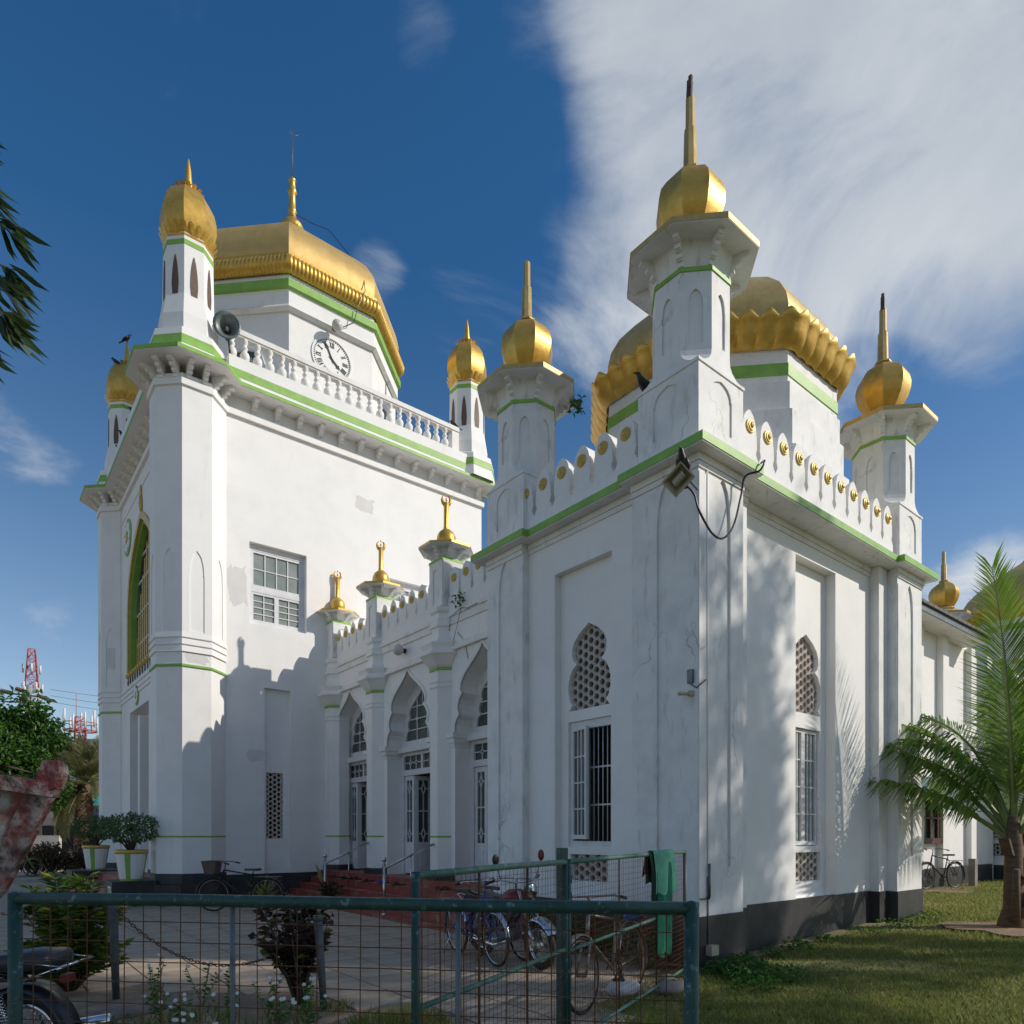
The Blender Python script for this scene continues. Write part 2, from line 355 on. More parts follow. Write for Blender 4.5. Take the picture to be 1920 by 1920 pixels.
def thing(name, label, cat, loc=(0, 0, 0), rz=0, group=None):
    o = D.objects.new(name, None); COL.objects.link(o); o.location = loc; o.rotation_euler = (0, 0, rz); o.empty_display_size = .2
    o['label'] = label; o['category'] = cat
    if group: o['group'] = group
    return o
def tag(o, label, cat, group=None):
    o['label'] = label; o['category'] = cat
    if group: o['group'] = group
    return o
def struct(o): o['kind'] = 'structure'; return o
def inst(o, name, parent, loc=(0, 0, 0), rot=(0, 0, 0), sc=(1, 1, 1)):
    c = D.objects.new(name, o.data); COL.objects.link(c); c.parent = parent; c.location = loc; c.rotation_euler = rot; c.scale = sc; return c
def dup(o, parent=None, loc=None, rz=None, label=None):
    c = o.copy(); COL.objects.link(c)
    if parent: c.parent = parent
    if loc is not None: c.location = loc
    if rz is not None: c.rotation_euler = (0, 0, rz)
    if label: c['label'] = label
    for ch in list(o.children): dup(ch, c)
    return c
def sym(half, cu, zb, hw, h):      # a full outline from a half profile (fraction of half-width, fraction of height)
    R_ = [(cu+a*hw, zb+b*h) for a, b in half]
    return R_+[(cu-a*hw, zb+b*h) for a, b in reversed(half) if a > 1e-6]
def rect(u0, u1, v0, v1): return [(u0, v0), (u1, v0), (u1, v1), (u0, v1)]
ARCH = [(1, 0), (1, .70), (.93, .71), (.93, .77), (.84, .84), (.62, .92), (.34, .965), (.12, .985), (0, 1)]
OGEE = [(.96, 0), (.80, .065), (.92, .12), (1, .22), (1.0, .31), (.94, .40), (.80, .49), (.58, .545), (.74, .59), (.82, .66), (.81, .74), (.70, .82), (.45, .905), (.2, .955), (.06, .985), (0, 1)]
POINT = [(1, 0), (1, .86), (.97, .90), (.86, .94), (.62, .972), (.3, .99), (0, 1)]
FOIL = [(1.0, 0), (.985, .10), (.93, .165), (.86, .19), (.825, .225), (.885, .275), (.88, .35), (.82, .41), (.755, .445), (.72, .47), (.78, .51), (.775, .575), (.72, .635), (.60, .71), (.42, .785), (.26, .85), (.14, .905), (.06, .955), (0, 1)]

# ------------------------------------------------------------------ shared building pieces
def lattice(fr, u0, u1, v0, v1, d0, d1, R=.073, hole=.66):
    b = B(); h = R*math.sqrt(3)
    i = 0; u = u0-R
    while u < u1+R:
        v = v0-(h/2 if i % 2 else 0)-h/2
        while v < v1+h:
            a = [(u+R*math.cos(k*PI/3), v+R*math.sin(k*PI/3)) for k in range(6)]
            c = [(u+R*hole*math.cos(k*PI/3), v+R*hole*math.sin(k*PI/3)) for k in range(6)]
            e = [(u+R*.8*math.cos(k*PI/3), v+R*.8*math.sin(k*PI/3)) for k in range(6)]
            cl = lambda p: (min(max(p[0], u0), u1), min(max(p[1], v0), v1))
            vs = [fr(*cl(p), d0+.008) for p in a]+[fr(*cl(p), d0) for p in e]+[fr(*cl(p), d0+.004) for p in c]+[fr(*cl(p), d1) for p in c]
            b.add(vs, [(r*6+k, r*6+(k+1) % 6, r*6+6+(k+1) % 6, r*6+6+k) for r in range(3) for k in range(6)])
            v += h
        u += 1.5*R; i += 1
    return b
def casement(fr, parent, u0, u1, v0, v1, cols, rows, d, base, bar=.022, frame=.05, pane=GLASS, name='window', dep=.04):
    b = B()
    for a in ((u0, u1, v0, v0+frame*1.3), (u0, u1, v1-frame, v1), (u0, u0+frame, v0+frame*1.3, v1-frame), (u1-frame, u1, v0+frame*1.3, v1-frame)):
        b.fbox(fr, *a, d-dep, d+dep*.5)
    U0, U1, V0, V1 = u0+frame, u1-frame, v0+frame*1.3, v1-frame
    for i in range(1, cols):
        x = U0+(U1-U0)*i/cols; b.fbox(fr, x-bar/2, x+bar/2, V0, V1, d-dep*.7, d+.01)
    for j in range(1, rows):
        z = V0+(V1-V0)*j/rows; b.fbox(fr, U0, U1, z-bar/2, z+bar/2, d-dep*.6, d+.012)
    w = b.obj(name, FRAME, parent, base)
    for i in range(cols):
        for j in range(rows):
            a0, a1 = U0+(U1-U0)*i/cols, U0+(U1-U0)*(i+1)/cols; z0, z1 = V0+(V1-V0)*j/rows, V0+(V1-V0)*(j+1)/rows
            B().fbox(fr, a0+.004, a1-.004, z0+.004, z1-.004, d-.004, d+.002).obj('pane', pane, w, base)
    return w
def smooth(pts, k=6):
    P = [Vector(p) for p in pts]; out = []
    for i in range(len(P)-1):
        a, b, c, d = P[max(i-1, 0)], P[i], P[i+1], P[min(i+2, len(P)-1)]
        for j in range(k):
            t = j/k; out.append(.5*((2*b)+(c-a)*t+(2*a-5*b+4*c-d)*t*t+(3*b-a-3*c+d)*t**3))
    return out+[P[-1]]
def bracket_mesh(r0, r1, z0, z1, t, steps=4):
    b = B()
    for k in range(steps):
        f0, f1 = k/steps, (k+1)/steps
        zz0, zz1 = z0+(z1-z0)*f0, z0+(z1-z0)*f1; ex = r0+(r1-r0)*(f1**1.5)
        g = (zz1-zz0)*.18
        b.box(r0-.04, ex, -t, t, zz0+g, zz1); b.box(r0-.04, ex-(r1-r0)*.09, -t*.96, t*.96, zz0, zz0+g)
    return b
def facet_arches(b, cx, cy, r, hw, z0, z1, az0, az1, t, rot=0, n=8, skip=(), aw=.5, prof=ARCH):
    for i in range(n):
        if i in skip: continue
        fr = FA(cx, cy, r, rot+2*PI*i/n)
        b.plate(fr, rect(-hw, hw, z0, z1), [sym(prof, 0, az0, hw*aw, az1-az0)], 0, t)

# crescent finial of the small turrets
def crescent(b, x, y, z, s, ang=0):
    c, si = math.cos(ang), math.sin(ang); pts = []
    for i in range(15):
        a = rad(120)+rad(300)*i/14; pts.append((x+c*s*math.cos(a), y+si*s*math.cos(a), z+s+s*math.sin(a)*1.15))
    b.tube(pts, [s*(.16+.34*math.sin(PI*i/14)) for i in range(15)], 6)
    b.ball((x, y, z+s*1.1), s*.46, n=6, sc=(.6, .6, 1))
    b.tube([(x, y, z+s*2.0), (x, y, z+s*2.6)], [s*.2, s*.03], 5)

# ------------------------------------------------------------------ corner pavilion
ax0, ay0, ax1, ay1 = 6.72, 4.86, 13.21, 8.99
def make_pavilion_turret(parent):
    # local: origin at the pedestal centre, z as in the building
    b = B(); q = .46
    b.box(-q+.02, q-.02, -q+.02, q-.02, 6.185, 7.17); b.box(-q-.015, q+.015, -q-.015, q+.015, 7.165, 7.20)
    b.box(-q-.02, q+.02, -q-.02, q+.02, 6.186, 6.215)
    for th in (0, PI/2, PI, -PI/2):
        b.plate(FA(0, 0, q, th), rect(-q+.0, q-.0, 6.2, 7.166), [sym(ARCH, 0, 6.48, .215, .61)], 0, .025)
    oc = [((.45/math.cos(PI/8))*math.cos(PI/8+k*PI/4), (.45/math.cos(PI/8))*math.sin(PI/8+k*PI/4)) for k in range(8)]
    sq = []
    for x, y in oc:
        m_ = max(abs(x), abs(y)); sq.append((x/m_*q if abs(x) >= abs(y) else math.copysign(q-.03, x), y/m_*q if abs(y) > abs(x) else math.copysign(q-.03, y)))
    rings = []
    for t, z in ((0, 7.20), (.45, 7.235), (.78, 7.29), (.95, 7.35), (1, 7.42)):
        rings.append([(sq[k][0]*(1-t)+oc[k][0]*t, sq[k][1]*(1-t)+oc[k][1]*t, z) for k in range(8)])
    for a, c in zip(rings, rings[1:]):
        for k in range(8): b.add([a[k], a[(k+1) % 8], c[(k+1) % 8], c[k]], [(0, 1, 2, 3)])
    b.lathe((0, 0), [(.425, 7.40), (.425, 8.4)], sm=False, cap=False)
    hw = .45*math.tan(PI/8)
    for i in range(8):
        b.plate(FA(0, 0, .45, i*PI/4), rect(-hw, hw, 7.42, 8.37), [sym(ARCH, 0, 7.50, .088, .66)], 0, .022)
    b.lathe((0, 0), [(.44, 8.41), (.455, 8.47), (.50, 8.66), (.52, 8.69)], sm=False, cap=False)
    t = b.obj('turret', OLDW, parent)
    B().lathe((0, 0), [(.43, 8.355), (.465, 8.36), (.465, 8.41), (.43, 8.415)], sm=False).obj('green_band', GREEN, t)
    B().lathe((0, 0), [(.40, 8.685), (.765, 8.685), (.765, 8.70)], sm=False).obj('eave_soffit', OLDW, t)
    B().lathe((0, 0), [(.77, 8.695), (.77, 8.765), (.74, 8.775), (.5, 8.86), (.36, 8.93), (.36, 8.99), (.30, 9.0), (.27, 9.06)], sm=False, cap=False).obj('gold_eave', DGOLD, t)
    B().lathe((0, 0), [(.22, 9.03), (.29, 9.14), (.36, 9.27), (.40, 9.42), (.405, 9.54), (.38, 9.66), (.31, 9.77), (.20, 9.86), (.12, 9.92), (.11, 9.97)]).obj('gold_ball', GOLD, t)
    B().lathe((0, 0), [(.13, 9.94), (.13, 9.97), (.082, 9.985), (.072, 10.5), (.055, 10.52), (.052, 10.92), (.02, 10.95)]).obj('spire', DGOLD, t)
    bm_ = bracket_mesh(.46, .70, 8.415, 8.685, .035)
    first = None
    for k in range(8):
        if first is None: first = bm_.obj('bracket', OLDW, t); first.rotation_euler = (0, 0, PI/8)
        else: inst(first, 'bracket', t, rot=(0, 0, PI/8+k*PI/4))
    return t
def broken_tip(t, s=1):
    b = B(); b.obox((-.012, 0, 11.02), (.03, .01, 0), (-.006, .03, 0), (.014, .005, .12)); b.obox((.012, .01, 11.12), (.022, .004, .005), (-.004, .02, 0), (.012, 0, .11*s))
    return b.obj('broken_wood_tip', DARKW, t)

MER = [(.205, 0), (.205, .26), (.146, .355), (.172, .43), (.164, .60), (.152, .615), (.150, .68), (.128, .76), (.088, .825), (.036, .87), (0, .885)]
MEROUT = [(u, z) for u, z in MER]+[(-u, z) for u, z in reversed(MER[:-1])]
merlon_me = boss_me = None
def boss_bm():
    b = B(); prof = [(.088, 0), (.088, .015), (.078, .024), (.068, .012), (.062, .03), (.052, .036), (.044, .026), (.036, .046), (.022, .052), (.001, .058)]
    n = 14
    vs = [(r*math.cos(2*PI*i/n), -z, r*math.sin(2*PI*i/n)) for i in range(n) for r, z in prof]; m = len(prof)
    return b.add(vs, [(i*m+j, ((i+1) % n)*m+j, ((i+1) % n)*m+j+1, i*m+j+1) for i in range(n) for j in range(m-1)], 0, True)
def merlon_row(parent, spots, rot, mats, thick=.2):
    first = None
    for p in spots:
        if first is None:
            first = B().plate(lambda u, v, d: (u, d, v), MEROUT, [], 0, thick).obj('merlon', mats, parent); o = first
            bs = boss_bm().obj('gold_boss', YGOLD, o); bs.location = (0, 0, .67); bs0 = bs
        else:
            o = inst(first, 'merlon', parent); inst(bs0, 'gold_boss', o, (0, 0, .67))
        o.location = p; o.rotation_euler = (0, 0, rot)
    return first

def build_pavilion():
    root = thing('pavilion', 'near corner pavilion of the mosque with blank panelled walls, green cornice and four gold-capped turrets', 'pavilion', (ax0, ay0, 0))
    bs = (ax0, ay0, 0)
    wl, wr = ax0+.115, ay0+.31
    w = B()
    recL = rect(6.34, 7.48, .66, 5.44); recR = rect(9.48, 10.69, .64, 5.70)
    w.plate(FX(wl), rect(5.0, 8.9, .55, 6.07), [recL], 0, .115)
    scrL = sym(OGEE, 6.89, 3.40, .42, 1.22); winL = rect(6.46, 7.31, 1.42, 3.24); lowL = rect(6.52, 7.27, .93, 1.31)
    w.plate(FX(wl+.115), rect(5.0, 8.9, .55, 6.07), [scrL, winL, lowL], .001, .20)
    w.plate(FY(wr), rect(6.85, 13.1, .55, 6.07), [recR], 0, .16)
    scrR = sym(OGEE, 10.09, 3.45, .46, 1.22); winR = rect(9.66, 10.52, 1.42, 3.22); lowR = rect(9.68, 10.53, .88, 1.32)
    w.plate(FY(wr+.16), rect(7.2, 13.1, .55, 6.07), [scrR, winR, lowR], .001, .20)
    w.box(13.0, 13.14, 5.35, 8.9, 0, 6.07); w.box(7.1, 13.0, 8.75, 8.93, 0, 6.07); w.box(7.0, 13.1, 5.3, 8.9, 5.95, 6.06)
    wall = w.obj('wall', WHITE, root, bs)
    B().box(7.15, 12.99, 5.55, 8.74, .4, .5).box(9.0, 9.1, 5.56, 8.73, .5, 5.9).obj('interior', ROOM, root, bs, kind='stuff')
    p = B()
    # near corner pilaster block and the far ones
    p.box(ax0+.03, ax0+.92, ay0+.03, ay0+1.02, .5, 6.06)
    p.plate(FX(ax0), rect(ay0, ay0+1.02, .5, 6.06), [sym(POINT, ay0+.465, 1.10, .155, 4.82)], 0, .032)
    p.plate(FY(ay0), rect(ax0+.0315, ax0+.92, .5, 6.06), [sym(POINT, ax0+.495, 1.20, .155, 4.72)], 0, .032)
    p.box(ax0+.921, 7.97, ay0+.155, ay0+.40, .5, 6.058)
    p.box(ax0+.03, ax0+.2, 8.07, 8.99, .5, 6.06)
    p.plate(FX(ax0), rect(8.07, 8.99, .5, 6.06), [sym(POINT, 8.535, .97, .155, 4.95)], 0, .032)
    p.box(12.20, ax1, ay0+.03, ay0+.5, .5, 6.06); p.box(11.87, 12.199, ay0+.155, ay0+.45, .5, 6.058)
    p.plate(FY(ay0), rect(12.20, ax1, .5, 6.06), [sym(POINT, 12.70, 1.22, .15, 4.66)], 0, .032)
    p.box(ax1-.4, ax1, ay0+.5, 5.9, .5, 6.06); p.box(ax1-.4, ax1, 8.07, 8.99, .5, 6.06); p.box(ax0+.2, ax0+1, 8.6, 8.99, .5, 6.06)
    # thin vertical strips of the corner and small capitals
    p.box(ax0-.012, ax0, ay0-.002, ay0+.13, .5, 5.86); p.box(ax0-.002, ax0+.14, ay0-.012, ay0, .5, 5.86)
    p.box(ax0-.012, ax0, 8.075, 8.20, .7, 5.72)
    p.box(12.205, 12.32, ay0-.012, ay0, 1.0, 5.80)
    objs(p, 'pilaster', OLDW, root, bs)
    m = B()
    for z0, z1, o in ((5.98, 6.064, .035), (5.91, 5.978, .02)):
        m.box(wl-o, wl, 5.885, 8.065, z0, z1); m.box(7.975, 11.865, wr-o, wr, z0, z1)
        m.box(ax0-o, ax0-.001, ay0-o, ay0+1.02, z0, z1); m.box(ax0, ax0+.92, ay0-o, ay0-.001, z0, z1)
        m.box(ax0-o, ax0-.001, 8.07, 8.99, z0, z1); m.box(12.2, ax1+o, ay0-o, ay0-.001, z0, z1); m.box(ax0+.93, 7.97, ay0+.155-o, ay0+.154, z0, z1)
    objs(m, 'moulding', OLDW, root, bs)
    oc = .2; ic = .1
    P = lambda e: [(ax0-oc+e, ay0-oc+e), (7.78-e, ay0-oc+e), (7.78-e, ay0-ic+e), (11.99+e, ay0-ic+e), (11.99+e, ay0-oc+e), (ax1+oc-e, ay0-oc+e), (ax1+oc-e, ay1+oc-e), (ax0-oc+e, ay1+oc-e),
                   (ax0-oc+e, 7.86+e), (ax0-ic+e, 7.86+e), (ax0-ic+e, 5.95-e), (ax0-oc+e, 5.95-e)]
    B().prism(P(.012), 6.066, 6.08).prism(P(.02), 6.18, 6.19).obj('cornice_slab', OLDW, root, bs)
    B().prism(P(0), 6.08, 6.182).obj('green_cornice', GREEN, root, bs)
    k = B(); e = .02
    k.box(ax0-e, ax0+.94, ay0-e, ay0+1.04, -.3, .63); k.box(ax0+.941, 7.99, ay0+.155-e, ay0+.4, -.3, .645); k.box(7.991, 11.85, wr-e, wr+.05, -.3, .65)
    k.box(11.851, 12.18, ay0+.155-e, ay0+.4, -.3, .645); k.box(12.181, ax1+e, ay0-e, ay0+.9, -.3, .64)
    k.box(wl-e, wl+.05, 5.901, 8.05, -.3, .65); k.box(ax0-e, ax0+.9, 8.051, 9.0, -.3, .64); k.box(13.0, 13.16, 5.77, 8.9, -.3, .64)
    objs(k, 'plinth', BLACK, root, bs)
    # pierced screens and windows
    lattice(FX(wl+.115), 6.44, 7.34, 3.37, 4.66, .07, .13).obj('pierced_screen', SCREEN, root, bs)
    lattice(FX(wl+.115), 6.50, 7.29, .91, 1.33, .05, .11).obj('pierced_screen', SCREEN, root, bs)
    lattice(FY(wr+.16), 9.6, 10.58, 3.42, 4.70, .07, .13).obj('pierced_screen', SCREEN, root, bs)
    lattice(FY(wr+.16), 9.66, 10.55, .86, 1.34, .05, .11).obj('pierced_screen', SCREEN, root, bs)
    fL = FX(wl+.115)
    f = B(); [f.fbox(fL, *a) for a in ((6.46, 7.31, 3.12, 3.24, .04, .12), (6.46, 7.31, 1.42, 1.50, .04, .12), (7.25, 7.31, 1.5, 3.12, .04, .12), (6.46, 6.50, 1.5, 3.12, .04, .12))]
    fw = f.obj('window', FRAME, root, bs)
    g = B()
    for i in range(9): y = 6.53+i*.088; g.tube([fL(y, 1.5, .10), fL(y, 3.12, .10)], .008, 5)
    for z in (2.02, 2.56): g.fbox(fL, 6.5, 7.25, z-.012, z+.012, .095, .105)
    g.obj('window_bars', FRAME, fw, bs)
    # left casement a little ajar, hinged at its far side
    ha = rad(14); hx, hy = wl+.115+.05, 7.25
    fs_ = lambda u, v, d: (hx-math.sin(ha)*u+math.cos(ha)*d, hy-math.cos(ha)*u-math.sin(ha)*d, v)
    casement(fs_, root, 0, .40, 1.53, 3.14, 3, 4, 0, bs, bar=.018, frame=.045, name='open_casement', dep=.03)
    casement(FY(wr+.16), root, 9.67, 10.09, 1.43, 3.21, 3, 4, .09, bs, bar=.022, frame=.05, pane=PALEG)
    casement(FY(wr+.16), root, 10.09, 10.51, 1.43, 3.21, 3, 4, .09, bs, bar=.022, frame=.05, pane=PALEG)
    merlon_row(root, [(.07, 6.05+.41*i-ay0, 6.185) for i in range(6)], -PI/2, OLDW)
    merlon_row(root, [(7.90+.41*i-ax0, .07, 6.185) for i in range(11)], 0, OLDW)
    merlon_row(root, [(ax1-.07-ax0, 6.05+.41*i-ay0, 6.185) for i in range(6)], PI/2, OLDW)
    t = make_pavilion_turret(root); t.location = (.46, .46, 0)
    t2 = dup(t, root, (.46, ay1-.46-ay0, 0)); t3 = dup(t, root, (ax1-.46-ax0, .46, 0)); t4 = dup(t, root, (ax1-.46-ax0, ay1-.46-ay0, 0))
    broken_tip(t); broken_tip(t3); broken_tip(t4, .7)
    # dome on its stepped drum
    c = (9.96, 6.92)
    d = B(); d.lathe(c, [(1.93, 6.19), (1.93, 7.12), (1.86, 7.125), (1.86, 7.66), (1.81, 7.665), (1.81, 8.08), (1.77, 8.09), (1.77, 8.58)], sm=False, cap=False)
    dr = d.obj('drum', OLDW, root, bs)
    B().lathe(c, [(1.76, 8.185), (1.785, 8.19), (1.785, 8.36), (1.76, 8.365)], sm=False, cap=False).obj('green_band', GREEN, dr, bs)
    B().lathe(c, [(1.70, 8.85), (1.77, 9.0), (1.79, 9.2), (1.74, 9.42), (1.60, 9.68), (1.36, 9.95), (1.06, 10.20), (.72, 10.45), (.42, 10.64), (.18, 10.80), (.10, 10.9), (.07, 11.6), (.05, 12.75)]).obj('gold_dome', DGOLD, root, bs)
    # rolled, scalloped eave of leaf ribs
    L = 16; n8 = 8
    eb = B()
    for i in range(8):
        th = i*PI/4; R0 = 1.78; hw = (R0+.16)*math.tan(PI/8); nn = 6; w_ = 2*hw/nn
        for j in range(nn):
            u0 = -hw+w_*j; prof = [(0, 8.55), (.06, 8.575), (.12, 8.63), (.165, 8.71), (.19, 8.79), (.225, 8.86), (.255, 8.90), (.245, 8.945)]
            seg = 8; rows = []
            for q_, (dd, z) in enumerate(prof):
                rr = R0+dd; sc = rr*math.tan(PI/8)/hw; e = max(0, q_-4)/3
                rows.append([FA(c[0], c[1], rr, th)((u0+w_*q/seg)*sc, z-(.085*e*abs(math.cos(PI*q/seg))**2.5)+.03*e, -.030*math.sin(PI*q/seg)**.7+(.02*e*abs(math.cos(PI*q/seg)))) for q in range(seg+1)])
            vs = [p for r_ in rows for p in r_]; k_ = seg+1
            eb.add(vs, [(a*k_+q, a*k_+q+1, (a+1)*k_+q+1, (a+1)*k_+q) for a in range(len(prof)-1) for q in range(seg)], 0, True)
    eb.lathe(c, [(1.72, 8.56), (1.90, 8.80), (1.6, 8.95)], sm=False, cap=False)
    eb.obj('scalloped_eave', GOLD, root, bs)
    return root
PAV = build_pavilion()
dup(PAV, loc=(ax0+18.1, ay0+.1, 0), label='far pavilion with gold dome behind the coconut palm')

# ------------------------------------------------------------------ main hall with the big dome
hx, hy = 3.89, 17.1; hx1, hy1 = 12.55, 25.38
OC = [(4.165, 17.378), (4.165, 25.10)]; OR = .748
def numeral(b, s, fr, cx, cz, ang, h, w):
    # upright roman strokes turned to point at the centre
    ca, sa = math.cos(ang), math.sin(ang)
    def st(x0, z0, x1, z1, t):
        dx, dz = x1-x0, z1-z0; l = math.hypot(dx, dz); px, pz = -dz/l*t/2, dx/l*t/2
        q = [(x0+px, z0+pz), (x1+px, z1+pz), (x1-px, z1-pz), (x0-px, z0-pz)]
        q = [(cx+x*ca+z*sa, cz-x*sa+z*ca) for x, z in q]
        b.plate(fr, q, [], -.012, -.004)
    ws = {'I': .45, 'V': .95, 'X': .95}; tot = sum(ws[c] for c in s)*w; x = -tot/2
    for c in s:
        ww = ws[c]*w; m_ = x+ww/2
        if c == 'I': st(m_, -h/2, m_, h/2, .022)
        if c == 'V': st(m_-ww*.36, h/2, m_, -h/2, .026); st(m_+ww*.36, h/2, m_, -h/2, .012)
        if c == 'X': st(m_-ww*.36, h/2, m_+ww*.36, -h/2, .026); st(m_+ww*.36, h/2, m_-ww*.36, -h/2, .012)
        x += ww
def petal_ring(c, r, z, n, ln, out, mi=0, w=None, drop=.0):
    b = B(); w = w or 2*PI*r/n*.5
    for i in range(n):
        a = 2*PI*i/n; ca, sa = math.cos(a), math.sin(a)
        P = lambda rr, t, zz: (c[0]+ca*rr-sa*t, c[1]+sa*rr+ca*t, zz)
        b.add([P(r, -w*.75, z), P(r, w*.75, z), P(r+out*.55, w, z+ln*.55), P(r+out, w*.75, z+ln*.9), P(r+out*1.12, 0, z+ln-drop), P(r+out, -w*.75, z+ln*.9), P(r+out*.55, -w, z+ln*.55), P(r+out*.62, 0, z+ln*.5)],
              [(0, 1, 7), (1, 2, 7), (2, 3, 7), (3, 4, 7), (4, 5, 7), (5, 6, 7), (6, 0, 7)], mi, False)
    return b
def make_minaret(parent):
    b = B(); b.lathe((0, 0), [(.86, 12.325), (.78, 13.02), (.70, 13.08)], sm=False, cap=False)
    b.lathe((0, 0), [(.73, 13.05), (.60, 13.06), (.60, 13.5), (.52, 14.0), (.50, 15.4)], sm=False)
    t = b.obj('minaret', WHITE, parent)
    B().lathe((0, 0), [(.82, 12.635), (.832, 12.64), (.806, 12.855), (.79, 12.86)], sm=False, cap=False).obj('green_band', GREEN, t)
    B().lathe((0, 0), [(.50, 15.12), (.512, 15.125), (.512, 15.24), (.50, 15.245)], sm=False, cap=False).obj('green_band', GREEN, t)
    s0 = None
    for i in range(0, 8):
        o = B().plate(FA(0, 0, .522, i*PI/4), sym([(.8, 0), (1, .25), (.9, .45), (.75, .62), (.5, .8), (.2, .93), (0, 1)], 0, 13.98, .085, .92), [], -.006, .03).obj('louvre_slit', BROWN, t)
    petal_ring((0, 0), .47, 15.34, 22, .27, .15, w=.075).lathe((0, 0), [(.50, 15.32), (.52, 15.37), (.46, 15.40)], sm=False).obj('petal_ring', GOLD, t)
    B().lathe((0, 0), [(.40, 15.40), (.45, 15.5), (.535, 15.68), (.575, 15.90), (.57, 16.12), (.52, 16.35), (.42, 16.55), (.30, 16.68), (.22, 16.73)]).obj('gold_dome', GOLD, t)
    petal_ring((0, 0), .22, 16.71, 14, .05, .12, w=.05).obj('petal_ring', GOLD, t)
    B().lathe((0, 0), [(.10, 16.70), (.16, 16.74), (.19, 16.81), (.16, 16.88), (.08, 16.92), (.09, 16.95), (.085, 17.0), (.06, 17.3), (.022, 17.54), (.004, 17.58)], n=14, facet=False).obj('spire', GOLD, t)
    return t
def baluster_bm():
    return B().lathe((0, 0), [(.075, 0), (.075, .04), (.055, .05), (.05, .08), (.07, .11), (.088, .17), (.088, .24), (.07, .30), (.042, .34), (.038, .38), (.058, .41), (.058, .44), (.036, .47), (.04, .53), (.062, .57), (.062, .64)], n=12, facet=False)

